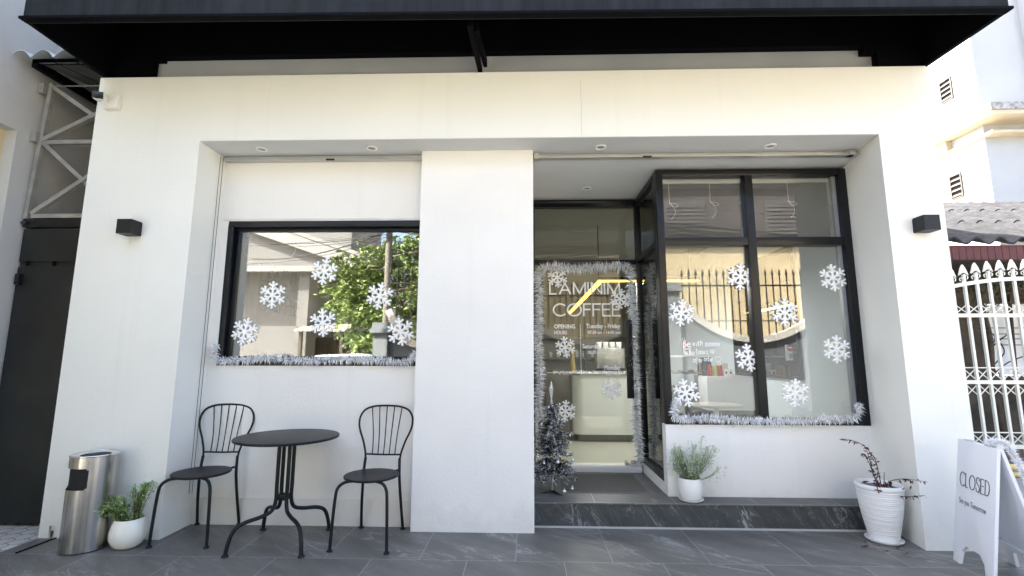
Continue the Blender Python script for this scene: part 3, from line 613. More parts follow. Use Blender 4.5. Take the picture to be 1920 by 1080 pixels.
# trunks and ivy behind the fence
for i, (x, y, rr, lean) in enumerate(((7.45, 3.6, .11, .12), (6.95, 3.9, .045, -.2))):
    pts = smoothpath([(x, y, 0), (x + lean * .3, y, .9), (x + lean * .1, y, 1.7), (x + lean, y, 2.6)], 5)
    t = thing('tree', ['thick brown tree trunk rising behind the white fence to the shed roof', 'thin leaning tree stem behind the white fence near the white front'][i], 'tree', loc=(x, y, 0))
    b = MB(); b.tube(pts, [rr * (1 - .35 * j / len(pts)) * random.uniform(.92, 1.08) for j in range(len(pts))], 10)
    for q in range(12): s_ = Vector(pts[6]) + Vector((0, 0, q * .13 - .3)); b.tube(smoothpath([s_, s_ + Vector((random.uniform(-.3, .3), random.uniform(-.2, .1), .2)), s_ + Vector((random.uniform(-.7, .7), random.uniform(-.3, .1), .35))], 4), .009, 5)
    b.build('trunk', mat('tree_bark', (.10, .075, .055), .9, bump=(20, 1, .02), var=(8, .4)), t, smooth=60)
    b = MB()
    for q in range(420):
        c = Vector((x + random.gauss(lean, .42), y + random.gauss(-.1, .25), 2.42 + random.gauss(0, .13))); s_ = random.uniform(.02, .045)
        e = Vector([random.gauss(0, 1) for _ in range(3)]).normalized(); f = e.cross(Vector([random.gauss(0, 1) for _ in range(3)])).normalized()
        b.add([c - e * s_, c + f * s_ * .5, c + e * s_, c - f * s_ * .5], [(0, 1, 2, 3)])
    b.build('foliage', mat('dark_leaf', (.05, .07, .03), .6), t)
# ornamental white fence
fe = thing('ornamental_fence', 'cream white metal fence with spear tips, scrolls and crossed bracing on the right', 'fence', loc=(5.9, 2.5, 0))
FM = mat('cream_enamel', (.80, .78, .68), .4)
YF = 2.5; fx0, fx1 = 3.2, 8.2
def archz(x): t = (x - 5.7) / 2.4; return 2.10 + .155 * max(0, math.sin(max(0, min(1, (x - 5.05) / 2.2)) * math.pi)) ** .8
zt2, zm2 = 1.80, 1.0; zb3 = .255
b = MB(); pts = [(fx0 + (fx1 - fx0) * i / 60, YF, 0) for i in range(61)]; vt = [(p[0], YF, archz(p[0])) for p in pts]
for i in range(60): b.bar(vt[i], vt[i + 1], .04, .045, (0, 0, 1))
for z in (zt2, zm2, zb3): b.box(fx0, fx1, YF - .02, YF + .02, z - .022, z + .022)
for z in (zm2 + .17, zb3 + .16): b.box(fx0, fx1, YF - .007, YF + .007, z - .006, z + .006)
b.build('rail', FM, fe)
n_ = 0; x = fx0 + .11; sp_ = .150
while x < fx1:
    z = archz(x)
    b = MB(); b.box(x - .014, x + .014, YF - .014, YF + .014, .12, z + .12)
    b.prism([(x - .055, z + .11), (x, z + .15), (x + .055, z + .11), (x + .03, z + .19), (x, z + .245), (x - .03, z + .19)], YF - .012, YF + .012)
    b.build('picket', FM, fe); n_ += 1
    x += sp_
x = fx0 + .11
while x < fx1 - sp_:
    zc = archz(x + sp_ / 2) + .065
    for s_ in (-1, 1):
        b = MB(); b.tube([(x + sp_ / 2 + s_ * (.036 + .028 * (1 - a / 300) * math.cos(R(a))), YF, zc + .034 * (1 - a / 400) * math.sin(R(a))) for a in range(-60, 300, 30)], .006, 5); b.build('scroll', FM, fe)
    b = MB()
    for z0_, z1_ in ((zm2 + .02, zm2 + .165), (zb3 + .02, zb3 + .155), (zm2 - .165, zm2 - .02), (zt2 + .02, zt2 + .14)):
        b = MB(); b.bar((x, YF, z0_), (x + sp_, YF, z1_), .008, .008); b.bar((x, YF + .004, z1_), (x + sp_, YF + .004, z0_), .008, .008); b.build('cross_brace', FM, fe)
    x += sp_
b = MB(); b.box(3.3, 9, 2.66, 2.8, -.1, .2); tag(b.build('kerb_wall', mat('rough_stone', (.24, .20, .16), .95, bump=(14, 1, .03), var=(6, .5))), 'low rough brown kerb wall under the white fence', 'wall')
b = MB(); b.tube([(3.9, 2.15, .10), (9, 2.15, .10)], .030, 12); b.tube([(3.9, 2.15, .02), (9, 2.15, .02)], .026, 12); tag(b.build('yellow_pipe', mat('yellow_paint', (.68, .50, .10), .45), smooth=50), 'pair of yellow pipes along the ground behind the sandwich board', 'pipe')
b = MB(); b.box(6.3, 9, 1.2, 1.9, -.05, .01)
# a black railing foot seen under the board
b = MB(); 
for i in range(5): b.box(3.42 + i * .055, 3.44 + i * .055, .55, .57, 0, .42)
b.box(3.40, 3.70, .545, .575, .42, .45); b.box(3.40, 3.70, .545, .575, .03, .05)
tag(b.build('boot_scraper_rail', mat('dark_rail', (.04, .035, .03), .6)), 'short dark railing beside the white front, seen under the sandwich board', 'railing')
# ================================================================= FURNITURE
def make_chair(label, loc, rz):
    t = thing('garden_chair', label, 'chair', 'black metal garden chairs', loc); t.rotation_euler[2] = rz
    s = MB(); s.lathe([(.001, .432), (.180, .432), (.192, .436), (.195, .443), (.192, .450), (.180, .451), (.10, .447), (.001, .446)], n=48, ex=.98)
    local(s.build('seat', CHAIRM, t, smooth=50))
    xf, yf, yb_ = .185, -.185, .245
    for sx in (-1, 1):
        l = MB(); l.tube(smoothpath([(sx * .085, -.125, .432), (sx * .130, -.150, .428), (sx * .165, -.172, .400), (sx * .178, -.18, .34), (sx * .188, -.188, .15), (sx * .193, -.192, .008)], 5), .0105, 10)
        l.lathe([(.018, 0), (.020, .004), (.018, .010), (.011, .014)], (sx * .193, -.192, 0), 16)
        local(l.build('leg', CHAIRM, t, smooth=50))
        l = MB(); l.tube(smoothpath([(sx * .132, .215, .52), (sx * .136, .205, .44), (sx * .140, .205, .36), (sx * .150, .225, .20), (sx * .160, .262, .008)], 5), .0105, 10)
        l.tube([(sx * .137, .205, .44), (sx * .10, .13, .438)], .008, 8)
        l.lathe([(.018, 0), (.020, .004), (.018, .010), (.011, .014)], (sx * .160, .262, 0), 16)
        local(l.build('leg', CHAIRM, t, smooth=50))
    def yb(z): return .215 + (z - .5) * .16
    half = [(.132, .50), (.140, .56), (.165, .64), (.196, .71), (.210, .765), (.205, .82), (.172, .868), (.110, .892), (.04, .899)]
    loop = [(x, yb(z), z) for x, z in half] + [(-x, yb(z), z) for x, z in reversed(half)]
    b = MB(); b.tube(smoothpath(loop, 5), .0075, 10); b.tube([(-.138, yb(.545), .545), (0, yb(.545) + .012, .54), (.138, yb(.545), .545)], .0065, 8)
    local(b.build('back_frame', CHAIRM, t, smooth=50))
    for i in range(5):
        f = (i - 2) / 2; xb_, xt = f * .088, f * .118; zt_ = .897 - abs(f) * .012
        q = MB(); q.tube(smoothpath([(xb_, yb(.545) + .01, .542), ((xb_ * 1.02 + xt * .1) / 1.08, yb(.68) + .012, .68), (xt, yb(zt_), zt_)], 4), .0042, 7)
        local(q.build('spindle', CHAIRM, t, smooth=50))
    return t
make_chair('black metal garden chair left of the round table, against the left reveal', (-2.352, .055, 0), R(2))
make_chair('black metal garden chair right of the round table, beside the middle pier', (-1.098, .02, 0), R(-3))
T = thing('garden_table', 'round black metal garden table on four bent tube legs between the two chairs', 'table', loc=(-1.700, -.022, 0))
local(MB().lathe([(.001, .697), (.333, .697), (.347, .701), (.350, .709), (.346, .716), (.338, .718), (.001, .716)], n=72).build('tabletop', CHAIRM, T, smooth=45))
for k in range(4):
    a = .824 + k * math.pi / 2 + math.pi; c_, s_ = math.cos(a), math.sin(a); q = MB()
    pr = [(.052, .69), (.052, .40), (.052, .29), (.075, .225), (.14, .20), (.24, .185), (.30, .155), (.33, .09), (.345, .008)]
    q.tube(smoothpath([(r_ * c_, r_ * s_, z) for r_, z in pr], 6), .013, 12); q.lathe([(.020, 0), (.023, .004), (.020, .012), (.013, .017)], (.345 * c_, .345 * s_, 0), 16)
    local(q.build('leg', CHAIRM, T, smooth=50))
local(MB().box(-.035, .035, -.035, .035, .285, .325).build('leg_clamp', CHAIRM, T, bevel=.006))
local(MB().lathe([(.09, .682), (.09, .697)], n=24).build('mounting_plate', CHAIRM, T))
# ---------------- bin
bc = Vector((-2.965, -.16, 0)); bn = thing('ash_bin', 'brushed steel litter bin with a side opening and ashtray top', 'bin', loc=bc)
RB, HB, NS = .135, .61, 72
b = MB(); th0 = R(-162); th1 = R(-60)     # opening faces the street, turned to the left
zz = [.008, .40, .41, .42, .515, .525, .535, HB]
for i in range(NS):
    a0, a1 = 2 * math.pi * i / NS - math.pi, 2 * math.pi * (i + 1) / NS - math.pi; am = (a0 + a1) / 2
    for j in range(len(zz) - 1):
        if th0 < am < th1 and .40 <= zz[j] < .53:
            edge = min(am - th0, th1 - am)
            if edge > .10 or (.41 <= zz[j] < .52): continue
        for rr, flip in ((RB, 1), (RB - .003, -1)):
            q = [(rr * math.cos(a0), rr * math.sin(a0), zz[j]), (rr * math.cos(a1), rr * math.sin(a1), zz[j]), (rr * math.cos(a1), rr * math.sin(a1), zz[j + 1]), (rr * math.cos(a0), rr * math.sin(a0), zz[j + 1])]
            b.add(q, [(0, 1, 2, 3)])
local(b.build('shell', STEEL, bn, smooth=40))
local(MB().lathe([(RB - .012, .0), (RB - .012, .60)], n=40).build('liner', mat('black_liner', (.004, .004, .005), .7), bn, smooth=40))
b = MB(); b.tube([((RB) * math.cos(R(a)), (RB) * math.sin(R(a)), HB) for a in range(0, 360, 8)], .006, 8, closed=True); b.lathe([(.085, HB - .004), (RB - .002, HB + .002), (RB - .002, HB - .006), (.085, HB - .01)], n=48, cap=False); local(b.build('rim', CHROME, bn, smooth=60))
b = MB(); b.lathe([(.001, HB - .022), (.086, HB - .022), (.086, HB - .005)], n=40, cap=False); local(b.build('ash_tray', STEEL, bn))
b = MB(); random.seed(5)
for i in range(9): a = random.uniform(0, 6.28); r_ = random.uniform(.0, .06); p = Vector((r_ * math.cos(a), r_ * math.sin(a), HB - .014)); e = Vector((math.cos(a * 3), math.sin(a * 3), .1)) * .012; b.tube([p - e, p + e], .0035, 6)
local(b.build('cigarette_butt', mat('butt_paper', (.6, .5, .38), .8), bn))
# ---------------- jar and steel strip near the bin
jp = pz(93, 1010, 0); jr = thing('glass_jar', 'small clear glass jar half full of dark ash behind the steel bin', 'jar', loc=(jp.x, jp.y + .04, 0))
local(MB().lathe([(.034, 0), (.038, .004), (.042, .085), (.040, .085), (.035, .006)], n=28).build('jar_wall', GLASS_S, jr, smooth=50))
local(MB().lathe([(.034, .002), (.037, .05), (.02, .058), (.001, .055)], n=20).build('ash_fill', mat('ash', (.05, .045, .04), .95, bump=(60, 1, .01)), jr))
b = MB(); p, q = pz(30, 1037, .003), pz(106, 1008, .003); b.bar(p, q, .014, .006); tag(b.build('floor_strip', BLACKU), 'thin black metal strip lying across the tiles left of the bin', 'strip')
# ---------------- plants
def leafy(mb, base, tip, n, L, W, spread=.9, droop=0., pairs=True, rnd=random):
    base, tip = Vector(base), Vector(tip); ax = (tip - base)
    for i in range(n):
        t = (i + .5) / n; p = base + ax * t + Vector((rnd.gauss(0, .002), rnd.gauss(0, .002), 0)); a = i * 2.4 + rnd.random()
        for k in range(2 if pairs else 1):
            d = Vector((math.cos(a + k * math.pi), math.sin(a + k * math.pi), rnd.uniform(.2, .9) * spread - droop)).normalized(); l_ = L * rnd.uniform(.7, 1.2) * (1 - .35 * t)
            sd = d.cross(Vector((0, 0, 1))).normalized() * W * rnd.uniform(.8, 1.2); m_ = p + d * l_ * .5 + Vector((0, 0, l_ * .06)); e = p + d * l_ - Vector((0, 0, l_ * .12))
            mb.add([p, m_ + sd, e, m_ - sd], [(0, 1, 2, 3)])
def potted(name, label, loc, prof, potmat, saucer=None, ex=1.):
    t = thing(name, label, 'potted plant', loc=loc)
    local(MB().lathe(prof, n=56, ex=ex, cap=False).build('pot', potmat, t, smooth=50))
    if saucer: local(MB().lathe(saucer, n=56, cap=False).build('saucer', potmat, t, smooth=50))
    return t
random.seed(11)
p1 = potted('potted_herb', 'small rounded cream pot with two clumps of narrow leaved herb beside the bin', (-2.70, -.13, 0),
            [(.001, 0), (.060, 0), (.085, .018), (.105, .06), (.108, .10), (.098, .15), (.084, .185), (.079, .186), (.090, .15), (.09, .12)], mat('cream_glaze', (.80, .77, .66), .25, bump=(7, .15)))
local(MB().lathe([(.001, .145), (.088, .145)], n=24, cap=False).build('soil', SOIL, p1))
lf, sm = MB(), MB()
for i in range(44):
    big = i % 2; cx_ = .035 if big else -.055; tx_ = (random.gauss(.065, .028), random.gauss(.01, .03), random.uniform(.34, .48)) if big else (random.gauss(-.075, .03), random.gauss(-.03, .04), random.uniform(.25, .34))
    b0 = (cx_ + random.gauss(0, .015), random.gauss(0, .02), .145); pts = smoothpath([b0, ((b0[0] + tx_[0]) / 2 + .0, (b0[1] + tx_[1]) / 2, (b0[2] + tx_[2]) / 2 + .02), tx_], 3); sm.tube(pts, .0016, 5)
    for k in range(len(pts) - 1): leafy(lf, pts[k], pts[k + 1], 3, .030, .0066, spread=.45)
    for k in range(7):
        c = Vector(tx_) + Vector((random.gauss(0, .018), random.gauss(0, .016), random.gauss(-.025, .022))); d = Vector((random.gauss(0, 1), random.gauss(0, 1), random.gauss(.3, .6))).normalized() * .014; sd = d.cross(Vector([random.gauss(0, 1) for _ in range(3)])).normalized() * .0042; lf.add([c - d, c + sd, c + d, c - sd], [(0, 1, 2, 3)])
local(lf.build('leaves', LEAFG, p1)); local(sm.build('stem', TWIG, p1))
p2 = potted('potted_herb', 'smooth white pot with bushy sage green plant on the step below the bay', (1.275, .435, HS),
            [(.001, .012), (.062, .012), (.078, .025), (.088, .06), (.090, .10), (.086, .15), (.082, .170), (.077, .170), (.080, .12)], CERAMIC, [(.001, 0), (.07, 0), (.092, .012), (.094, .020), (.088, .020), (.07, .010), (.001, .010)])
local(MB().lathe([(.001, .14), (.079, .14)], n=24, cap=False).build('soil', SOIL, p2))
lf, sm = MB(), MB()
for i in range(56):
    a = random.uniform(0, 6.28); r0 = random.uniform(0, .05); side = -1 if i % 2 else 1; tp = Vector((side * .08 + random.gauss(0, .07), -.02 + random.gauss(0, .05), .385 + random.gauss(-.05, .06)))
    if tp.y > .075: tp.y = .07
    tp.x = max(-.13, min(.18, tp.x)); b0 = Vector((r0 * math.cos(a), r0 * math.sin(a) - .005, .14)); pts = smoothpath([b0, (b0 + tp) / 2 + Vector((tp.x * .18, 0, .0)), tp], 3); sm.tube(pts, .0013, 4)
    for k in range(len(pts) - 1): leafy(lf, pts[k], pts[k + 1], 4, .022, .0055, spread=.3)
    for k in range(16):
        c = tp + Vector((random.gauss(0, .020), random.gauss(0, .018), random.gauss(-.02, .022))); d = Vector([random.gauss(0, 1) for _ in range(3)]).normalized() * .011; sd = d.cross(Vector([random.gauss(0, 1) for _ in range(3)])).normalized() * .0036; lf.add([c - d, c + sd, c + d, c - sd], [(0, 1, 2, 3)])
local(lf.build('leaves', LEAFG2, p2)); local(sm.build('stem', mat('green_stem', (.12, .14, .07), .6), p2))
# ribbed pot with wine red plant
pr = [(.001, .012), (.086, .012)]; N = 160
for i in range(N + 1):
    t = i / N; z = .02 + t * .335; r_ = .088 + .052 * math.sin(t * 1.35) / math.sin(1.35); pr.append((r_ + (.0011 if i % 7 < 3 else 0) * (1 + .5 * math.sin(i * .37)) + .0005 * math.sin(i * 2.3), z))
pr += [(.145, .362), (.145, .385), (.140, .391), (.134, .385), (.132, .30)]
p3 = potted('potted_shrub', 'tall ribbed white pot with a sparse wine red leaved shrub in the right corner', (2.525, .165, 0), pr,
            mat('white_ribbed_pot', (.78, .78, .76), .5, var=(1.5, .06, (1, 1, 40))), [(.001, 0), (.092, 0), (.113, .012), (.116, .021), (.110, .021), (.092, .011), (.001, .011)])
local(MB().lathe([(.001, .36), (.133, .36)], n=30, cap=False).build('soil', mat('pale_gravel_soil', (.32, .29, .25), .95, bump=(70, 1.5, .02), var=(50, .7)), p3))
lf, sm = MB(), MB(); Yp = .16; O = Vector((2.525, .165, 0))
br = [[(1655, 925), (1648, 890), (1640, 860), (1622, 838), (1605, 828), (1583, 823)], [(1650, 925), (1640, 895), (1628, 865), (1618, 850)], [(1652, 925), (1640, 895), (1632, 868), (1627, 850), (1623, 838)],
      [(1660, 928), (1665, 905), (1690, 898), (1715, 900), (1733, 903)], [(1680, 930), (1705, 931), (1734, 929)], [(1657, 926), (1658, 885)], [(1648, 925), (1643, 905), (1646, 880), (1636, 858)]]
for bi, q in enumerate(br):
    pts = smoothpath([py(u, v, (Yp - .02 * bi) if u < 1680 else .07 - (u - 1680) * .0045) - O for u, v in q], 5); sm.tube(pts, [.0034 * (1 - .7 * i / len(pts)) for i in range(len(pts))], 6)
    if bi == 5: continue
    for i in range(2, len(pts)):
        if random.random() < .68:
            p = Vector(pts[i])
            for k in range(random.choice((1, 2, 3, 3))):
                d = Vector((random.uniform(-1, 1), random.uniform(-1, .6), random.uniform(-1.1, .3))).normalized(); l_ = random.uniform(.018, .036); sd = d.cross(Vector((0, 1, .3))).normalized() * l_ * .17
                lf.add([p, p + d * l_ * .45 + sd, p + d * l_, p + d * l_ * .45 - sd], [(0, 1, 2, 3)])
for i in range(26):
    p = Vector((random.gauss(.0, .055), random.gauss(-.03, .05), .375)); d = Vector((random.uniform(-1, 1), random.uniform(-1, .2), random.uniform(.1, .8))).normalized(); l_ = random.uniform(.03, .055); sd = d.cross(Vector((0, 1, .3))).normalized() * l_ * .2
    lf.add([p, p + d * l_ * .45 + sd, p + d * l_, p + d * l_ * .45 - sd], [(0, 1, 2, 3)])
local(lf.build('leaves', LEAFR, p3)); local(sm.build('stem', TWIG, p3))
for i, (u, v, s_, lbl) in enumerate(((1620, 1026, 1.5, 'dark red fallen leaf, largest one, left of the ribbed pot saucer'), (1620, 1017, .9, 'dark red fallen leaf touching the left side of the ribbed pot saucer'), (1645, 1023, .7, 'small dark red fallen leaf just in front of the ribbed pot'),
                                (1660, 1034, 1.0, 'dark red fallen leaf farthest out in front of the ribbed pot'), (1682, 1029, 1.1, 'dark red fallen leaf before the right edge of the ribbed pot saucer'), (1697, 1038, .9, 'dark red fallen leaf nearest the camera, right of the ribbed pot'), (1722, 1028, .6, 'small dark scrap of leaf at the foot of the right wall end'))):
    p = pz(u, v, .004); b = MB()
    for k in range(4):
        a = random.uniform(-.7, .9) + math.pi * (k % 2); d = Vector((math.cos(a), math.sin(a) * .8, .25 + .1 * k)).normalized(); l_ = .026 * s_; sd = Vector((-d.y, d.x, 0)) * .22 * l_
        b.add([p, p + d * l_ * .5 + sd, p + d * l_, p + d * l_ * .5 - sd], [(0, 1, 2, 3)])
    tag(b.build('fallen_leaf', LEAFR), lbl, 'leaf', 'fallen leaves on the tiles')
# ---------------- sandwich board
bdm = mat('white_board_paint', (.74, .76, .80), .45, var=(2, .03)); SB = thing('sandwich_board', 'white wooden sandwich board reading closed with fluffy white trim, at the right end', 'sign', loc=(2.88, -.33, 0))
Tl, Tr_, Bl, Br = Vector((2.870, -.130, .75)), Vector((2.765, -.510, .75)), Vector((2.735, -.141, 0)), Vector((2.630, -.520, 0))
wd = (Tr_ - Tl).length; ex = (Tr_ - Tl).normalized()
def board(mb, o, ex_, ez_, nrm, W_, Hh, th, mir=False):
    poly = [(0, 0), (.065, 0), (.085, .085), (.13, .125), (W_ - .13, .125), (W_ - .085, .085), (W_ - .065, 0), (W_, 0), (W_, Hh), (0, Hh)]
    k = len(poly); vs = [o + ex_ * a + ez_ * b for a, b in poly] + [o + ex_ * a + ez_ * b + nrm * th for a, b in poly]
    mb.add(vs, [tuple(range(k)), tuple(reversed(range(k, 2 * k)))] + [(i, k + i, k + (i + 1) % k, (i + 1) % k) for i in range(k)])
ez = (Tl - Bl).normalized(); nrm = ex.cross(ez).normalized(); Hh = (Tl - Bl).length
if nrm.x > 0: nrm = -nrm
b = MB(); board(b, Bl, ex, ez, -nrm, wd, Hh, .018); b.build('front_board', bdm, SB, bevel=.002)
Bl2 = Tl + Vector((.03, -.008, 0)) + (Vector((.135 + .03, -.045, -.75))); ez2 = ((Tl + Vector((.03, -.008, 0))) - Bl2).normalized(); n2_ = ex.cross(ez2).normalized(); n2_ = n2_ if n2_.x > 0 else -n2_
b = MB(); board(b, Bl2, ex, ez2, -n2_, wd, (Tl + Vector((.03, -.008, 0)) - Bl2).length, .018)
b.build('back_board', bdm, SB, bevel=.002)
b = MB(); q = Bl2 + ez2 * .14 - n2_ * .03; b.bar(q, q + ex * wd, .02, .03, ez2); b.bar(Bl2 + ez2 * .14 - n2_ * .03 , Bl2 + ez2 * .70 - n2_ * .03, .025, .02, ex); b.build('brace', bdm, SB)
b = MB(); [b.bar(Tl + Vector((.0, 0, .004)) + ex * t, Tl + Vector((.034, -.008, .004)) + ex * t, .06, .004) for t in (.09, wd - .09)]; b.build('hinge', ALU, SB)
b = MB(); INK = mat('sign_ink', (.03, .03, .035), .5)
fr0 = Bl + nrm * .0015
def bp_(a, h): return fr0 + ex * a + ez * h
strokes(b, 'CLOSED', bp_(.045, .475), ex, ez, wd - .10, .085, .0046, .001, gap=.2)
b.build('lettering', INK, SB)
b = MB(); put_text(b, 'See you Tomorrow', bp_(.045, .355), ex, ez, wd - .125, .046, .001, offset=-.004); b.build('lettering', mat('grey_sign_ink', (.18, .185, .20), .5), SB)
# fluffy trim
b = MB(); random.seed(21); pth = smoothpath([Tl + Vector((.035, .0, .02)) + ex * .26, Tr_ + Vector((.05, -.0, .03)), Tr_ + Vector((.085, -.02, -.06)), Tr_ + Vector((.12, -.03, -.17)), Tr_ + Vector((.15, -.04, -.27))], 10)
for p in pth:
    for k in range(75):
        d = Vector([random.gauss(0, 1) for _ in range(3)]).normalized(); l_ = random.uniform(.015, .034); c = p + d * l_ * .2; sd = d.cross(Vector([random.gauss(0, 1) for _ in range(3)])).normalized() * .0016
        b.add([c - sd, c + sd, c + d * l_], [(0, 1, 2)])
tag(b.build('feather_garland', mat('white_feather', (.85, .86, .88), .9)), 'fluffy white feather garland draped over the back of the sandwich board', 'garland')
# ---------------- doormat, floor plate
p, q = pz(1214, 924, HS), pz(1180, 891, HS); b = MB(); b.box(.30, 1.0, .62, 1.23, HS, HS + .006); dm = thing('doormat', 'thin grey brown doormat before the glass door', 'doormat', loc=(.65, .9, HS))
b.build('mat_pile', mat('mat_fibre', (.125, .118, .10), .95, bump=(260, 1, .004), var=(60, .25)), dm, bevel=.002)
b = MB(); b.box(.29, 1.01, .61, .62, HS, HS + .007); b.box(1.0, 1.01, .62, 1.24, HS, HS + .007); b.box(.29, .30, .62, 1.24, HS, HS + .007); b.build('mat_edge', mat('mat_binding', (.17, .165, .15), .8), dm)
p = pz(1228, 940, HS); b = MB(); b.box(p.x - .018, p.x + .018, p.y - .02, p.y + .06, HS, HS + .004); fp = tag(b.build('floor_plate', mat('worn_brass', (.30, .22, .16), .5, .6), bevel=.0015), 'small worn brass floor plate at the step edge by the white pot', 'plate')
b = MB(); [b.lathe([(.004, HS + .004), (.004, HS + .0055)], (p.x, p.y + dy, 0), 10) for dy in (0, .035)]; b.build('screw_hole', BLACKU, fp)
# ================================================================= CHRISTMAS DECORATIONS
def snow_mesh(r_, rnd):
    b = MB(); t = .010
    for k in range(6):
        b.T = Matrix.Rotation(R(60 * k + rnd * 0), 4, 'Y')
        L = .5 * 2
        b.tube([(0, 0, .0), (0, 0, r_ * .92)], r_ * .078, 8)
        for h, l_ in ((.36, .22), (.62, .30)):
            for s_ in (-1, 1): b.tube([(0, 0, r_ * h), (s_ * r_ * l_ * .82, 0, r_ * (h + l_ * .62))], r_ * .070, 8)
        b.ball((0, 0, r_ * .93), r_ * .098, 8, 6)
        for h, l_ in ((.36, .22), (.62, .30)):
            for s_ in (-1, 1): b.ball((s_ * r_ * l_ * .84, 0, r_ * (h + l_ * .63)), r_ * .085, 8, 5)
    b.T = None
    return b
proto = {}
def snowflake(label, u, v, r_, Y, rot):
    key = round(r_, 3)
    if key not in proto:
        o = snow_mesh(r_, 0).build('snowflake', FOAM); proto[key] = o
    else: o = proto[key].copy(); COL.objects.link(o)
    o.location = py(u, v, Y); o.rotation_euler = (0, R(rot), 0); tag(o, label, 'snowflake', 'foam snowflakes on the glass'); return o
YSF = YG - .008; rs = 27 / F * 3.98
for u, v, rot, lb_ in ((608, 509, 8, 'white foam snowflake highest on the left window'), (511, 553, 0, 'white foam snowflake on the left window over the dark wall lettering'),
                      (459, 622, 12, 'white foam snowflake lowest left on the left window near the black frame'), (605, 605, -5, 'white foam snowflake low on the left window beneath the highest one'),
                      (712, 555, 10, 'white foam snowflake on the left window over the reflected pole'), (751, 622, -10, 'white foam snowflake on the left window nearest the middle pier')):
    snowflake(lb_, u, v, rs * .96, YSF, rot)
YS2 = YB + .045; rs2 = 26.5 / F * 4.1
for u, v, rot, lb_ in ((1388, 519, 5, 'white foam snowflake on the bay beside the mullion, highest on its pane'), (1562, 521, -4, 'white foam snowflake highest on the far right of the bay'),
                      (1277, 587, 8, 'white foam snowflake on the bay near the black corner post, above the handwriting'), (1471, 586, 2, 'white foam snowflake on the right bay pane left of centre, upper one'),
                      (1404, 671, -8, 'white foam snowflake on the bay right of the handwriting, overlapping the mullion'), (1569, 655, 4, 'white foam snowflake on the right bay pane nearest the right reveal, lower one'),
                      (1286, 737, -12, 'white foam snowflake lowest left on the bay, just above the tinsel'), (1491, 737, 6, 'white foam snowflake lowest on the right bay pane, just above the tinsel')):
    snowflake(lb_, u, v, rs2 * .96, YS2, rot)
YS3 = YDG - .012; rs3 = 20.5 / F * 4.88
for u, v, rot, lb_ in ((1045, 520, -6, 'white foam snowflake at the top left of the glass door'), (1163, 561, 10, 'white foam snowflake on the glass door at the end of the shop name'), (1060, 651, -8, 'white foam snowflake on the glass door below the word hours'),
                      (1147, 729, 3, 'white foam snowflake on the glass door beneath the word closed'), (1060, 771, 5, 'white foam snowflake on the glass door half hidden by the small tree')):
    snowflake(lb_, u, v, rs3 * .96, YS3, rot)
def tinsel(name, label, pts, dens=2600, r_=.045, seed=1, step=.004):
    rnd = random.Random(seed); b = MB(); path = smoothpath(pts, 8)
    acc = 0; ax = MB()
    for i in range(len(path) - 1):
        a, c = path[i], path[i + 1]; seg = (c - a).length; n = max(1, int(seg * dens * .62)); d0 = (c - a).normalized()
        for k in range(n):
            p = a + (c - a) * rnd.random(); d = Vector([rnd.gauss(0, 1) for _ in range(3)]); d = (d - d0 * d.dot(d0) * .75).normalized()
            if d.y > .25: d.y = .1
            L = r_ * rnd.uniform(.5, 1.35); sd = d.cross(Vector([rnd.gauss(0, 1) for _ in range(3)])).normalized() * rnd.uniform(.0017, .0036); b.cur = rnd.choice((0, 0, 1, 2, 2)); mid = p + d * L * .55; tip = p + d * L + Vector((0, 0, -L * rnd.uniform(0, .3)))
            b.add([p - sd, p + sd, mid + sd, mid - sd, tip], [(0, 1, 2, 3), (3, 2, 4)])
    return tag(b.build(name, TINSEL), label, 'garland')
def pp(l, Y): return [py(u, v, Y) for u, v in l]
tinsel('tinsel_garland', 'silver tinsel garland along the bottom of the left window', pp([(406, 645), (402, 665), (415, 676), (470, 673), (520, 671), (570, 676), (640, 673), (700, 674), (745, 679), (770, 676), (781, 660)], YW - .02), 2600, .042, 2)
tinsel('tinsel_garland', 'silver tinsel garland framing the glass door on three sides', pp([(1012, 800), (1010, 760), (1013, 700), (1009, 640), (1012, 560), (1011, 510), (1035, 500), (1080, 503), (1130, 500), (1178, 502), (1182, 540), (1188, 600), (1187, 660), (1192, 720), (1193, 790), (1198, 840), (1197, 872)], YDG - .045), 2600, .060, 3)
tinsel('tinsel_garland', 'silver tinsel garland along the bottom of the bay window', pp([(1268, 750), (1263, 772), (1275, 786), (1330, 783), (1380, 788), (1440, 790), (1500, 789), (1560, 786), (1600, 784), (1612, 768), (1606, 757)], YB - .02), 2600, .042, 4)
# ---- small frosted tree
tb = Vector((.213, .60, HS)); XT = thing('christmas_tree', 'small frosted black christmas tree with a silver spire beside the glass door', 'christmas tree', loc=tb)
b = MB(); rnd = random.Random(9); bsn = []
def trad(z): return .02 + .155 * min(1, (1 - (z - .16) / .56)) ** .8 if z > .16 else .15
for i in range(270):
    z = .17 + .53 * (rnd.random() ** 1.1); a = i * 2.399 + rnd.random() * .3; L = (.060 + .145 * (1 - (z - .17) / .55)) * rnd.uniform(.75, 1.12); dz = -.35 if z < .3 else rnd.uniform(-.1, .25)
    d = Vector((math.cos(a), math.sin(a), dz)).normalized(); s0 = Vector((0, 0, z)); tip = s0 + d * L; b.cur = 0; b.bar(s0, tip, .003, .003)
    n = int(L * 760) + 12
    for k in range(n):
        t = .15 + .85 * rnd.random(); p = s0 + d * L * t; e = Vector([rnd.gauss(0, 1) for _ in range(3)]); e = (e - d * e.dot(d) * .5 + d * .5).normalized(); l_ = rnd.uniform(.014, .028)
        sd = e.cross(Vector([rnd.gauss(0, 1) for _ in range(3)])).normalized() * .0019; b.cur = 1 if rnd.random() < (.10 + .5 * t * t) else 0
        b.add([p - sd, p + sd, p + e * l_], [(0, 1, 2)])
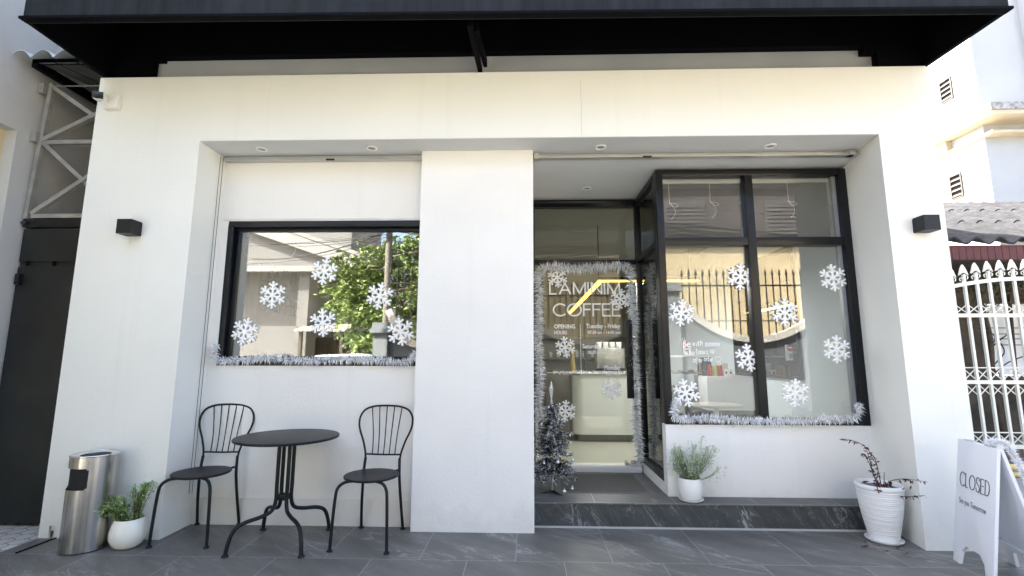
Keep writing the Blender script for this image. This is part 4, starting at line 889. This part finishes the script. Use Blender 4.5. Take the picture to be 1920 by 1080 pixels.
for a, L in ((-.9, .21), (-.55, .19), (3.4, .2)):       # long low boughs
    d = Vector((math.cos(a), math.sin(a), -.55)).normalized(); s0 = Vector((0, 0, .20))
    for k in range(260):
        t = rnd.random(); p = s0 + d * L * t; e = Vector([rnd.gauss(0, 1) for _ in range(3)]).normalized(); sd = e.cross(d).normalized() * .0012; b.cur = 1 if rnd.random() < .4 else 0; b.add([p - sd, p + sd, p + e * .018], [(0, 1, 2)])
local(b.build('branches', [mat('black_needles', (.006, .008, .011), .6, spec=.2), mat('frost_flock', (.74, .75, .75), .9)], XT))
b = MB(); b.tube([(0, 0, .02), (0, 0, .72)], .008, 8)
local(b.build('trunk', mat('grey_pole', (.25, .25, .24), .5), XT))
b = MB()
for a in (3.3, -.75, 1.6): b.add([Vector((0, 0, .03)) , Vector((math.cos(a), math.sin(a), 0)) * .115, Vector((math.cos(a + .22), math.sin(a + .22), 0)) * .05, Vector((math.cos(a - .22), math.sin(a - .22), 0)) * .05, Vector((0, 0, .006))], [(0, 2, 1), (0, 1, 3), (4, 1, 2), (4, 3, 1), (0, 3, 4), (0, 4, 2)])
local(b.build('stand', mat('black_green_plastic', (.008, .014, .012), .4), XT))
b = MB(); n = 6; prf = [(.001, .90), (.020, .838), (.006, .745), (.010, .74), (.010, .70)]
b.lathe(list(reversed([(r_, z) for r_, z in prf])), n=6); local(b.build('spire', mat('silver_plastic', (.72, .72, .74), .2, .9), XT))
baubles = [((1022, 896), .017, 'silver bauble hanging lowest on the left side of the small tree'), ((1058, 921), .018, 'large silver bauble dangling lowest, in front of the doormat'), ((1073, 916), .014, 'silver bauble dangling furthest right beneath the small tree'),
           ((1046, 866), .017, 'large silver bauble at the middle of the small tree, lower half'), ((1074, 863), .013, 'silver bauble on the right edge of the small tree, lower half'), ((1037, 900), .010, 'pale gold bauble under the boughs next to the tree pole'),
           ((1020, 868), .011, 'bell shaped silver bauble at the lower left of the small tree'), ((1037, 817), .009, 'small silver bauble at the centre of the small tree'), ((1069, 817), .008, 'small silver bauble on the right edge of the small tree, upper half'),
           ((1029, 764), .009, 'silver bauble just under the spire of the small tree'), ((1015, 797), .009, 'silver bauble on the upper left edge of the small tree'), ((1064, 852), .012, 'frosted bauble on the right of the small tree above the edge one'),
           ((1070, 832), .007, 'tiny pearl bauble on the right edge of the small tree'), ((1009, 856), .009, 'pearl bauble on the far left edge of the small tree'), ((1048, 787), .008, 'silver bauble on the upper right of the small tree')]
BM1 = mat('silver_bauble', (.72, .72, .70), .22, .75); BM2 = mat('gold_pearl_bauble', (.72, .64, .42), .3, .5)
for i, ((u, v), r_, lb_) in enumerate(baubles):
    Yb = {0: .50, 1: .50, 2: .52}.get(i, .47 if v > 840 else .52); c = py(u, v, Yb); t = thing('bauble', lb_, 'bauble', 'baubles on the small tree', c)
    local(MB().ball((0, 0, 0), r_, 20, 14).build('ball', BM2 if i == 5 else BM1, t, smooth=60)); local(MB().lathe([(.003, r_ * .95), (.003, r_ + .004), (.001, r_ + .012)], n=8).build('cap', CHROME, t))
# ================================================================= INTERIOR THINGS
LED = thing('strip_light', 'yellow glowing strip light bent at a right angle under the cafe ceiling', 'light', loc=(.92, 2.3, 2.22))
b = MB(); zL = 2.2; b.box(.885, .945, 2.36, 6.6, zL, zL + .012); b.box(.885, 2.1, 2.29, 2.36, zL, zL + .012)
b.build('glowing_strip', mat('led_diffuser', (.9, .75, .3), .5, emis=((1, .66, .07), .9)), LED)
b = MB(); b.box(.875, .955, 2.365, 6.61, zL + .0125, zL + .05); b.box(.875, 2.11, 2.28, 2.365, zL + .0125, zL + .05); b.build('housing', BLACKF, LED)
p = py(1121, 450, 2.4); b = MB(); b.tube([(p.x, 2.4, zL + .05), (p.x, 2.4, 2.93)], .006, 6); b.tube([(2.0, 2.33, zL + .05), (2.0, 2.33, 2.93)], .003, 6); b.build('hanging_rod', BLACKF, LED)
def interior_fill(x, y, e, s):  # added area fill for the room, cooler than the yellow strip it hangs under
    l = bpy.data.lights.new('interior_fill_light', 'AREA'); l.shape = 'RECTANGLE'; l.size = .1; l.size_y = s; l.energy = e; l.color = (.92, .96, 1)
    o = bpy.data.objects.new('interior_fill_light', l); COL.objects.link(o); o.location = (x, y, zL - .01); o.parent = LED; o.location = Vector((x, y, zL - .01)) - LED.location
interior_fill(.915, 4.4, 8, 4.0); interior_fill(1.5, 2.32, 5, .9)
# counter
CT = thing('counter', 'white rounded front cafe counter seen through the glass door', 'counter', loc=(1.2, 2.9, HS + .045)); zf = HS + .045
def rrect(x0, x1, y0, y1, r_): return arc(x0 + r_, y0 + r_, r_, r_, 180, 270, 10) + [(x1, y0), (x1, y1), (x0, y1)]
yc = 2.75
MB().prism(rrect(.60, 1.62, yc, yc + .6, .14), zf + .09, 1.05, 'z').build('body', mat('counter_laminate', (.78, .80, .76), .35), CT, smooth=30)
MB().prism(rrect(.66, 1.6, yc + .06, yc + .58, .1), zf, zf + .09, 'z').build('toe_kick', mat('toe_kick_grey', (.22, .21, .18), .6), CT)
MB().prism(rrect(.585, 1.62, yc - .015, yc + .6, .14), 1.05, 1.075, 'z').build('worktop', mat('worktop_grey', (.30, .30, .28), .4), CT)
MB().box(.28, .585, yc + .18, yc + .6, zf, 1.075).build('end_cabinet', mat('cabinet_brown_grey', (.17, .155, .135), .5), CT)
tinsel('tinsel_garland', 'silver tinsel garland lying along the cafe counter inside', [(.35, yc + .15, 1.085), (.7, yc + .05, 1.09), (1.0, yc + .06, 1.085), (1.4, yc + .05, 1.09)], 1300, .035, 6)
# things on the counter
cm = thing('coffee_machine', 'steel and black coffee machine on the counter inside the glass door', 'machine', loc=(1.15, 3.1, 1.075))
MB().box(.95, 1.32, 3.0, 3.3, 1.13, 1.40).build('body', mat('machine_steel', (.45, .45, .43), .3, .8), cm, bevel=.015); MB().box(.95, 1.32, 2.9, 3.3, 1.085, 1.12).build('drip_tray', BLACKF, cm, bevel=.004)
b = MB(); [b.tube([(x, 2.98, 1.22), (x, 2.90, 1.20), (x, 2.86, 1.19)], .012, 8) for x in (1.03, 1.22)]; b.build('group_head', CHROME, cm)
b = MB(); [b.lathe([(.03, 1.405), (.04, 1.49), (.038, 1.49), (.028, 1.41)], (x, 3.15, 0), 16) for x in (1.0, 1.09, 1.18, 1.27)]; b.build('cup', CERAMIC, cm, smooth=50)
bt = thing('bottle', 'clear amber based bottle on the counter behind the door snowflake', 'bottle', loc=(.62, 3.0, 1.075)); MB().lathe([(.001, 1.076), (.04, 1.08), (.042, 1.16), (.03, 1.25), (.028, 1.45), (.001, 1.45)], (.62, 3.0, 0), 20, cap=False).build('glass_body', mat('amber_glass', (.30, .22, .09), .1), bt, smooth=50)
MB().lathe([(.016, 1.45), (.016, 1.49)], (.62, 3.0, 0), 14).build('stopper', mat('cork', (.45, .33, .2), .8), bt)
sg = MB()
for q in range(700):
    t = random.random(); r_ = .13 * (1 - t) + .015; a = random.uniform(0, 6.28); c = Vector((.80 + r_ * math.cos(a) * random.random() ** .5, 3.12 + r_ * math.sin(a), 1.10 + t * .36)); d = Vector([random.gauss(0, 1) for _ in range(3)]).normalized() * .02; sd = Vector((.002, 0, .001)); sg.add([c - sd, c + sd, c + d], [(0, 1, 2)])
sgo = thing('tabletop_tree', 'tiny dark christmas tree on the counter inside the glass door', 'christmas tree', loc=(.80, 3.12, 1.075)); sg.build('branches', mat('blue_black_needles', (.03, .05, .06), .6), sgo); MB().tube([(.80, 3.12, 1.076), (.80, 3.12, 1.44)], .01, 8).build('trunk', TWIG, sgo)
# back shelf wall
bs = thing('back_shelf', 'dark shelving with cups and jars on the far wall of the cafe', 'shelf', loc=(1.2, 7.3, zf)); b = MB(); b.box(.2, 2.7, 7.2, 7.49, 1.25, 1.29); b.box(.2, 2.7, 7.2, 7.49, 1.7, 1.74); b.box(.2, .24, 7.2, 7.49, zf, 1.7); b.box(2.66, 2.7, 7.2, 7.49, zf, 1.7); b.box(.24, 2.66, 7.22, 7.49, zf, 1.0); b.build('carcass', mat('dark_grey_board', (.10, .10, .10), .5), bs)
b = MB(); random.seed(8); x = .35
while x < 2.6: h = random.uniform(.1, .24); b.lathe([(.04, 1.29), (.045, 1.29 + h * .7), (.02, 1.29 + h)], (x, 7.33, 0), 12); x += random.uniform(.11, .2)
b.build('jar', mat('stoneware', (.5, .48, .42), .4), bs, smooth=50)
# pastry case
pc = thing('pastry_case', 'glass pastry case with shelves of buns seen past the black corner post', 'display case', loc=(1.9, 2.8, zf)); cx0, cx1, cy0, cy1 = 1.64, 2.36, 2.75, 3.2
b = MB(); b.box(cx0, cx1, cy0, cy1, 1.285, 1.31); [b.box(cx0 + .01, cx1 - .01, cy0 + .03, cy1, z, z + .012) for z in (1.075,)]; b.build('top_and_shelf', mat('case_white', (.75, .75, .73), .4), pc)
b = MB(); b.box(cx0, cx1, cy0, cy1, zf, .86); b.build('base_cabinet', mat('case_black', (.03, .03, .03), .4), pc); b = MB(); b.box(cx0, cx1, cy0 + .0, cy0 + .006, .86, 1.285); b.box(cx1 - .006, cx1, cy0 + .006, cy1, .86, 1.285); b.build('case_glass', GLASS_S, pc)
b = MB(); [b.bar((x, y, .86), (x, y, 1.285), .015, .015) for x in (cx0 + .008, cx1 - .015) for y in (cy0 + .015, cy1 - .01)]; b.build('corner_post', BLACKF, pc)
b = MB(); [b.ball((cx0 + .1 + i * .14, cy0 + .18, 1.10), .045, 14, 8, .6) for i in range(5)]; b.build('bun', mat('cream_bun', (.66, .58, .42), .6), pc, smooth=60)
b = MB(); [b.ball((cx0 + .08 + i * .11, cy0 + .18, .90), .05, 14, 8, .6) for i in range(6)]; b.build('croissant', mat('baked_crust', (.55, .26, .12), .5), pc, smooth=60)
# low white cabinet with cans
yk = 2.45; q0, q1 = py(1325, 706, yk), py(1412, 770, yk); kc = thing('low_cabinet', 'plain white low cabinet beneath the cans behind the bay glass', 'cabinet', loc=(q0.x + .2, yk, zf))
MB().box(q0.x, 2.757, yk, yk + .45, q1.z, q0.z).build('box', mat('cabinet_white', (.74, .75, .75), .4), kc, bevel=.004); MB().box(q0.x + .1, 2.757, yk + .03, yk + .45, zf, q1.z).build('dark_base', mat('base_grey', (.12, .12, .12), .5), kc)
RED = mat('red_can', (.55, .03, .05), .3, .3); LIME = mat('lime_can', (.50, .60, .12), .3, .3)
for u, m_, lb_ in ((1332, RED, 'red drinks can, left one of the two red cans on the white cabinet'), (1342, LIME, 'lime green drinks can between the two red cans'), (1350.5, RED, 'red drinks can, right one of the two, beside the white box')):
    p = py(u, 705, yk + .12); t = thing('drinks_can', lb_, 'can', 'cans on the white cabinet', (p.x, yk + .12, q0.z)); local(MB().lathe([(.001, 0), (.024, 0), (.029, .008), (.029, .12), (.024, .132), (.001, .132)], n=20, cap=False).build('can_body', m_, t, smooth=40)); local(MB().lathe([(.001, .1325), (.023, .1325), (.023, .136), (.001, .136)], n=20).build('can_lid', CHROME, t))
p = py(1322, 705, yk + .12); t = thing('water_bottle', 'clear water bottle left of the red can on the white cabinet', 'bottle', loc=(p.x, yk + .12, q0.z)); local(MB().lathe([(.001, 0), (.028, .002), (.03, .12), (.026, .15), (.012, .175), (.012, .19)], n=20, cap=False).build('bottle_body', glass('clear_pet', .06, (.75, .8, .85)), t, smooth=50)); local(MB().lathe([(.014, .185), (.014, .2)], n=14).build('bottle_cap', mat('blue_cap', (.1, .2, .5), .5), t))
p = py(1364, 705, yk + .12); t = thing('carton', 'white printed carton to the right of the drinks cans', 'box', loc=(p.x, yk + .12, q0.z)); local(MB().box(-.05, .06, -.03, .05, .001, .085).build('box_body', VINYL, t, bevel=.002)); b = MB(); [b.ball((x, -.031, .045), .012, 10, 6, 1.4) for x in (-.025, .03)]; local(b.build('printed_bean', mat('print_brown', (.08, .05, .04), .6), t))
t2 = thing('tall_carton', 'tall pale carton standing behind the white printed carton', 'box', loc=(p.x, yk + .2, q0.z)); local(MB().box(-.04, .045, .0, .05, .001, .16).build('carton_body', mat('carton_cream', (.7, .68, .6), .5), t2, bevel=.002))
# round table inside the bay
q = py(1345, 758, 1.6); ct = thing('round_table', 'small round white cafe table just inside the bay window', 'table', loc=(1.93, 1.55, zf)); b = MB(); b.lathe([(.001, .79), (.25, .79), (.255, .80), (.25, .812), (.001, .812)], (1.93, 1.55, 0), 48, cap=False); b.build('tabletop', mat('pale_tabletop', (.62, .60, .54), .12), ct, smooth=40)
b = MB(); b.tube([(1.93, 1.55, zf + .02), (1.93, 1.55, .79)], .028, 16); b.lathe([(.18, zf), (.18, zf + .012), (.04, zf + .03)], (1.93, 1.55, 0), 36); b.build('pedestal', mat('pale_metal', (.55, .55, .53), .4), ct, smooth=50)
# card stand in front of the mirror (its round red badge)
def sticker(label, u, v, Y):
    p = py(u, v, Y); t = thing('card_stand', label, 'sign', loc=p); local(MB().box(-.05, .05, 0, .006, -.13, .03).build('card', VINYL, t)); b = MB(); b.T = Matrix.Rotation(R(90), 4, 'X'); b.lathe([(.001, .001), (.036, .001), (.036, .003), (.001, .003)], n=24); local(b.build('round_badge', mat('badge_red', (.5, .06, .09), .5), t)); b = MB(); b.box(-.03, .012, -.0055, -.0035, -.006, .008); local(b.build('badge_band', VINYL, t))
    b = MB(); b.box(-.02, .02, -.003, -.0005, -.11, -.06); local(b.build('grey_square', mat('card_grey', (.4, .4, .42), .6), t))
sticker('small white card with round red badge on the dark mirror inside', 1482, 652, 1.55)
sticker('small white card with round red badge behind the handwriting on the left bay pane', 1288, 647, 2.7)
# wall lettering inside the left window, picture frame, lamp
lw_ = thing('wall_sign', 'dark wall lettering of the shop name inside the left window', 'sign', loc=(-3.19, 1.8, 1.9))
b = MB(); xw = -2.34; il2 = MB(); il2.box(xw - .08, xw, .565, 2.1, .2, 2.9)
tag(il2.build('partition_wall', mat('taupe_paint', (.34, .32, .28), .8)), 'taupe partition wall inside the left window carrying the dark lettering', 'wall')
for wd_, zc, hh in (('LAMINIM', 1.94, .16), ('COFFEE', 1.68, .16)): b = MB(); strokes(b, wd_, (xw + .001, .585, zc), (0, 1, 0), Z, .76, hh, .018, .010); b.build('letters', mat('charcoal_letters', (.015, .015, .015), .4), lw_)
# roller blinds
BLM = mat('grey_screen_fabric', (.11, .11, .115), .85, bump=(300, .6, .002)); CORD = mat('white_cord', (.75, .75, .72), .6)
def blind(label, x0, x1, y, z1, z0, cords):
    t = thing('roller_blind', label, 'blind', 'grey roller blinds', ((x0 + x1) / 2, y, z1))
    MB().box(x0, x1, y - .012, y + .04, z1 - .035, z1).build('head_rail', mat('pale_rail', (.55, .58, .60), .4), t, bevel=.003); MB().box(x0 + .01, x1 - .01, y + .012, y + .014, z0, z1 - .035).build('screen', BLM, t); MB().box(x0 + .01, x1 - .01, y + .006, y + .02, z0 - .018, z0).build('hem_bar', mat('hem_bar_grey', (.35, .34, .31), .5), t)
    b = MB()
    for cx_, L_, k in cords:
        zc = z1 - .035 - L_; b.tube([(cx_, y, z1 - .035), (cx_, y, zc)], .0022, 5); b.ball((cx_, y, zc), .007, 8, 6)
        b.tube(smoothpath([(cx_, y, zc), (cx_ + .05 * k, y, zc - .005), (cx_ + .075 * k, y, zc - .025), (cx_ + .04 * k, y, zc - .035), (cx_ + .005, y, zc)], 5), .002, 5)
        b.tube(smoothpath([(cx_, y, zc), (cx_ + .045 * k, y, zc - .06), (cx_ + .04 * k, y, zc - .11), (cx_ + .01 * k, y, zc - .145)], 5), .002, 5)
    b.build('cord', CORD, t)
yb0 = YB + .075
blind('grey roller blind with knotted cords in the left top pane of the bay', LP + .005, ML - .004, yb0, BZ1 - .065, TZ1 + .018, ((uX(1256, 400, yb0), .18, 1), (uX(1333, 400, yb0), .17, 1)))
blind('grey roller blind with knotted cords in the right top pane of the bay', MR + .005, RP, yb0, BZ1 - .065, TZ1 + .018, ((uX(1480, 400, yb0), .17, 1), (uX(1556, 400, yb0), .17, 1)))
blind('grey roller blind half lowered behind the left window', WX0 + .10, P0 + .1, YG + .05, WZ1 - .07, py(500, 489, YG + .05).z, ((py(468, 430, YG + .04).x, .03, -.8), (py(547, 430, YG + .04).x, .03, .9)))
# ================================================================= THE OPPOSITE SIDE OF THE STREET (seen mirrored in the glass)
OC = mat('sunlit_cream_render', (.66, .56, .36), .85, bump=(18, .4, .01), var=(1.1, .14)); PALE = mat('pale_blue_grey_render', (.26, .29, .31), .85, var=(1.5, .08)); COPE = mat('coping_white', (.70, .68, .62), .7, var=(4, .08))
bwall = thing('boundary_wall', 'scalloped pale boundary wall with white coping across the street, mirrored in the glass', 'wall', loc=(2, -5.14, 0))
yw = -5.14; per = 3.25; xc0 = -1.9
def dip(x):
    if x < -.3: t = (x + 2.15) / .62; return min(2.35, 1.5 + .8 * t * t)
    t = ((x - xc0) / per + .5) % 1 - .5; return min(2.35, 1.62 + 3.4 * t * t)
xs_ = [-2.72 + i * .065 for i in range(150)]
poly = [(x, dip(x)) for x in xs_]; b = MB()
for i in range(len(poly) - 1):
    (xa_, za2), (xb_, zb_2) = poly[i], poly[i + 1]
    b.add([(xa_, yw - .12, -.1), (xb_, yw - .12, -.1), (xb_, yw, -.1), (xa_, yw, -.1), (xa_, yw - .12, za2), (xb_, yw - .12, zb_2), (xb_, yw, zb_2), (xa_, yw, za2)], [(4, 5, 6, 7), (0, 1, 5, 4), (3, 7, 6, 2)])
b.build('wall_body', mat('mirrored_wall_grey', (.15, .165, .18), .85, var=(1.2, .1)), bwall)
b = MB()
for i in range(len(poly) - 1): b.bar((poly[i][0], yw - .05, poly[i][1] + .03), (poly[i + 1][0] + .005, yw - .05, poly[i + 1][1] + .03), .24, .13, (0, 0, 1))
b.build('coping', COPE, bwall)
for i in range(4):
    x = (-2.85, -.275, 2.975, 6.2)[i]
    zp = 1.75 if i == 0 else 2.62; b = MB(); b.box(x - .14, x + .14, yw - .20, yw + .08, -.1, zp); b.box(x - .2, x + .2, yw - .26, yw + .14, zp, zp + .08); b.box(x - .16, x + .16, yw - .22, yw + .10, zp + .08, zp + .2); b.build('pillar', PALE, bwall)
IR = mat('wrought_iron', (.025, .023, .022), .5)
fp_lab = ['black spear tipped iron railing mirrored in the left window near the pier', 'black spear tipped iron railing mirrored in the glass door', 'black spear tipped iron railing mirrored in the bay window']
for i in range(3):
    xc = (-2.15, 1.35, 4.6)[i]; hw_ = (.62, 1.42, 1.42)[i]; fo = thing('iron_railing', fp_lab[i], 'railing', 'spear tipped iron railings', (xc, yw - .06, 1.7)); b = MB(); b.box(xc - hw_, xc + hw_, yw - .075, yw - .045, 2.74, 2.77)
    b.box(xc - hw_ * .65, xc + hw_ * .65, yw - .075, yw - .045, 2.02, 2.04); b.build('rail', IR, fo)
    k = 0; x = xc - hw_ + .04
    pk = None
    while x < xc + hw_ - .02:
        b = MB(); zb_ = dip(x) + .08; b.box(x - .010, x + .010, yw - .07, yw - .05, zb_, 3.02); b.add([(x - .03, yw - .06, 2.99), (x, yw - .045, 2.99), (x + .03, yw - .06, 2.99), (x, yw - .075, 2.99), (x, yw - .06, 3.12), (x, yw - .06, 2.93)], [(0, 1, 4), (1, 2, 4), (2, 3, 4), (3, 0, 4), (1, 0, 5), (2, 1, 5), (3, 2, 5), (0, 3, 5)])
        if k % 2 == 0 and zb_ < 2.35:
            z = 2.40; b.add([(x - .035, yw - .06, z), (x, yw - .04, z), (x + .035, yw - .06, z), (x, yw - .08, z), (x, yw - .06, z + .045), (x, yw - .06, z - .045)], [(0, 1, 4), (1, 2, 4), (2, 3, 4), (3, 0, 4), (1, 0, 5), (2, 1, 5), (3, 2, 5), (0, 3, 5)])
        b.build('picket', IR, fo); x += .142; k += 1
oh = thing('opposite_house', 'sunlit cream house across the street mirrored in the bay and door', 'building', loc=(5, -9.5, 0))
b = MB(); b.box(-.6, 11, -15, -9.5, -.1, 4.62); b.build('wall', OC, oh)
b = MB(); b.box(-.6, 11, -15, -9.5, 4.62, 6.9); b.build('darkened_upper_storey', mat('darkened_storey_grey', (.085, .08, .078), .85, var=(1.5, .25)), oh)  # upper storey coloured dark so its mirror image in the glass reads dark
b = MB(); b.box(-.9, 11.3, -15.3, -9.1, 6.9, 7.1); b.box(-.7, 11, -9.5, -9.40, 4.56, 4.66); b.build('cornice', mat('grey_cornice', (.40, .37, .31), .8), oh)
for x0_, x1_, z0_, z1_ in ((1.2, 2.5, 5.0, 5.9), (4.2, 5.4, 4.95, 6.0), (7.2, 8.3, 4.95, 6.0)):
    f = MB(); f.box(x0_, x1_, -9.5, -9.46, z0_, z1_); fo = f.build('louvred_window', mat('grey_louvre', (.10, .10, .10), .6), oh); b = MB(); [b.box(x0_ + .05, x1_ - .05, -9.46, -9.44, z0_ + .1 + j * .12, z0_ + .16 + j * .12) for j in range(int((z1_ - z0_ - .15) / .12))]; b.build('slat', mat('pale_louvre', (.105, .10, .10), .6), fo)
# gabled house mirrored at the left, tall white house, pole, tree, air conditioner, shed awning, car
gh = thing('gabled_house', 'grey brown house with stepped cornice mirrored at the left of the left window', 'building', loc=(-7, -8.6, 0)); yh = -8.6
b = MB(); b.box(-12, -4.85, -11.3, yh, 3.75, 6.8); b.box(-12, -6.3, -11.3, yh - .6, -.1, 3.75); b.box(-6.3, -6.0, yh - .7, yh - .1, -.1, 3.75); b.build('wall', mat('taupe_render', (.20, .20, .195), .85, var=(1.5, .1)), gh)
b = MB()
for k, dz in enumerate((0, .16, .32)): b.bar((-8.6, yh + .03 + .06 * (2 - k), 5.15 + dz), (-4.55, yh + .03 + .06 * (2 - k), 3.75 + dz), .10 + .05 * (2 - k), .10, (0, 1, 0))
b.box(-12, -4.6, yh + .0, yh + .16, 3.6, 3.75); b.build('cornice', mat('cornice_grey', (.30, .295, .285), .8), gh)
WHM = mat('sunlit_white_wall', (.85, .85, .82), .8)
wh = thing('white_house', 'bright white house wall far behind the mirrored tree', 'building', loc=(-4, -14, 0)); b = MB(); b.box(-7.6, -1.2, -18, -11.6, -.1, 3.75); b.build('wall', WHM, wh); b = MB(); b.box(-7.6, -1.2, -18, -11.54, 3.75, 3.85); b.build('coping', COPE, wh)
def striped():
    m = bpy.data.materials.new('striped_sheet'); m.use_nodes = True; n = m.node_tree.nodes; l = m.node_tree.links; tc = n.new('ShaderNodeTexCoord'); wv = n.new('ShaderNodeTexWave'); wv.inputs['Scale'].default_value = 2.2; l.new(tc.outputs['Object'], wv.inputs['Vector'])
    cr = n.new('ShaderNodeMix'); cr.data_type = 'RGBA'; l.new(wv.outputs[0], cr.inputs[0]); cr.inputs[6].default_value = (.25, .2, .15, 1); cr.inputs[7].default_value = (.75, .7, .6, 1); l.new(cr.outputs[2], n['Principled BSDF'].inputs['Base Color']); return m
sw = thing('lean_to_shed', 'dark open lean-to with striped sheet roof mirrored low in the left window', 'shed', loc=(-5, -8.6, 0)); b = MB(); b.prism([(-8.2, 1.95), (-9.8, 2.3), (-9.8, 2.34), (-8.2, 1.99)], -6.1, -4.75, 'x'); b.build('sheet_roof', striped(), sw); b = MB(); b.box(-7.5, -2.9, -9.85, -9.8, -.1, 1.85); [b.box(x, x + .08, -8.35, -8.27, -.1, 1.97) for x in (-6.0, -4.9)]; b.build('frame', mat('dark_brown_board', (.09, .075, .055), .8), sw)
up = thing('utility_pole', 'concrete utility pole with cables mirrored in the left window', 'pole', loc=(-2.95, -5.75, 0)); b = MB(); b.lathe([(.08, -.1), (.065, 7.5)], (-2.95, -5.75, 0), 10); b.build('pole_shaft', mat('pole_concrete', (.19, .175, .15), .85, var=(4, .15)), up, smooth=40)
b = MB(); b.box(-3.6, -1.6, -5.64, -5.58, 3.92, 4.06); b.build('crossarm', mat('dark_arm', (.08, .07, .07), .6), up); b = MB(); b.box(-3.12, -2.84, -5.62, -5.50, 1.35, 1.65); b.box(-3.10, -2.86, -5.62, -5.50, 1.72, 1.95); b.build('meter_box', mat('meter_grey', (.3, .29, .26), .6), up)
cbm = MB(); random.seed(31)
for k in range(10):
    z0_ = 3.95 + random.uniform(-.15, .45); z1_ = z0_ + random.uniform(-.3, .9); x1_ = -9 if k % 3 else -7; sag = random.uniform(.05, .3); pts = []
    for i in range(13): t = i / 12; pts.append((-2.95 + (x1_ + 2.95) * t, -5.6 - 2.0 * t * random.uniform(.95, 1), z0_ + (z1_ - z0_) * t - sag * 4 * t * (1 - t)))
    cbm.tube(pts, random.choice((.006, .009, .014)), 5)
for k in range(9):
    z0_ = 3.95 + k * .04; cbm.tube([(-2.95 + 12 * t / 12, -5.6 - .02 * k, z0_ - .25 * math.sin(math.pi * ((t / 6) % 1)) * random.uniform(.8, 1.2)) for t in range(13)], .013, 5)
tag(cbm.build('overhead_cables', mat('cable_black', (.02, .02, .02), .6)), 'tangle of black overhead cables strung from the utility pole', 'cables')
acu = thing('air_conditioner', 'beige air conditioner unit on a bracket mirrored beside the tree', 'air conditioner', loc=(-4.35, -7.9, 2.55)); b = MB(); b.box(-4.75, -4.05, -7.95, -7.6, 2.62, 3.1); b.build('casing', mat('aged_plastic', (.55, .53, .45), .6), acu, bevel=.02); b = MB(); b.box(-4.65, -4.35, -7.6, -7.585, 2.7, 3.02); b.build('grille', mat('grille_grey', (.25, .25, .22), .6), acu); b = MB(); b.bar((-4.4, -7.8, 2.62), (-4.4, -7.8, -.06), .06, .06); b.build('post', IR, acu)
tr = thing('tree', 'bright green drooping tree across the street mirrored in the left window', 'tree', loc=(-2.2, -7.3, 0))
b = MB(); b.tube(smoothpath([(-1.9, -7.3, -.1), (-2.0, -7.3, 1.2), (-2.15, -7.3, 2.4), (-2.0, -7.3, 3.6)], 5), [.14 - .004 * i for i in range(16)], 10); random.seed(17)
for k in range(9): s_ = Vector((-2.05, -7.3, 1.7 + k * .22)); b.tube(smoothpath([s_, s_ + Vector((random.uniform(-.9, .8), random.uniform(-.5, .5), .35)), s_ + Vector((random.uniform(-1.9, 1.5), random.uniform(-.8, .8), .1))], 4), .03, 6)
b.build('trunk', mat('tree_bark_grey', (.14, .11, .08), .9), tr, smooth=60)
b = MB(); rnd = random.Random(23); LM1, LM2, LM3 = mat('tree_leaf_light', (.30, .38, .12), .5), mat('tree_leaf_mid', (.18, .26, .07), .5), mat('tree_leaf_dark', (.09, .14, .045), .5)
cl = []
for k in range(330):
    x = rnd.uniform(-4.55, -1.2); z_hi = 4.25 - .32 * abs((x + 2.5) / 1.3) ** 1.7; z = rnd.uniform(1.5 + (.9 if x < -4.1 else .1 if x < -3.2 else .45), z_hi); cl.append((x, -7.3 + rnd.uniform(-.75, .8), z))
for (x, y, z) in cl:
    side = -1 if x < -3.0 else .2; dirx = side * rnd.uniform(.1, .5)
    for sp2 in range(5):
        d = Vector((dirx + rnd.gauss(0, .5), rnd.gauss(0, .4), rnd.uniform(-.55, .25))).normalized(); L = rnd.uniform(.3, .6); p0 = Vector((x, y, z))
        for k in range(20):
            t = k / 20; c = p0 + d * L * t + Vector((rnd.gauss(0, .03), rnd.gauss(0, .03), -.18 * t * t)); e = Vector((rnd.gauss(0, 1), rnd.gauss(0, .6), rnd.gauss(-.2, .5))).normalized(); f = e.cross(Vector((rnd.gauss(0, .3), rnd.gauss(0, .5), 1))).normalized(); s_ = rnd.uniform(.035, .065); b.cur = rnd.choice((0, 0, 1, 1, 2))
            b.add([c - e * s_, c + f * s_ * .5, c + e * s_, c - f * s_ * .5], [(0, 1, 2, 3)])
b.build('crown', [LM1, LM2, LM3], tr)
# parked car
ca = thing('parked_car', 'pale blue white parked car whose roof is mirrored at the foot of the left window', 'car', loc=(-3.6, -6.9, -.06)); CX, CYY = -3.7, -6.9
side = [(-2.1, .25), (2.1, .25), (2.15, .55), (2.05, .80), (1.35, .90), (.75, 1.32), (.0, 1.42), (-.9, 1.38), (-1.55, .98), (-2.05, .88), (-2.15, .55)]
MB().prism([(CX + a_, b_ - .06) for a_, b_ in side], CYY - .8, CYY + .8).build('body', mat('pearl_blue_paint', (.55, .66, .70), .25, .2), ca, bevel=.09, seg=3)
MB().prism([(CX + a_, b_ - .06) for a_, b_ in [(1.2, .92), (.70, 1.26), (.0, 1.35), (-.85, 1.31), (-1.4, .98)]], CYY - .81, CYY + .81).build('window', mat('car_glass', (.02, .025, .03), .05), ca)
for sx in (-1.35, 1.35):
    for sy in (-.72, .72): w2 = MB(); w2.T = Matrix.Translation((CX + sx, CYY + sy, .26)) @ Matrix.Rotation(R(90), 4, 'X'); w2.lathe([(.2, -.1), (.31, -.1), (.32, -.07), (.32, .07), (.31, .1), (.2, .1)], n=28); w2.build('wheel', mat('tyre_rubber', (.02, .02, .02), .8), ca, smooth=40)
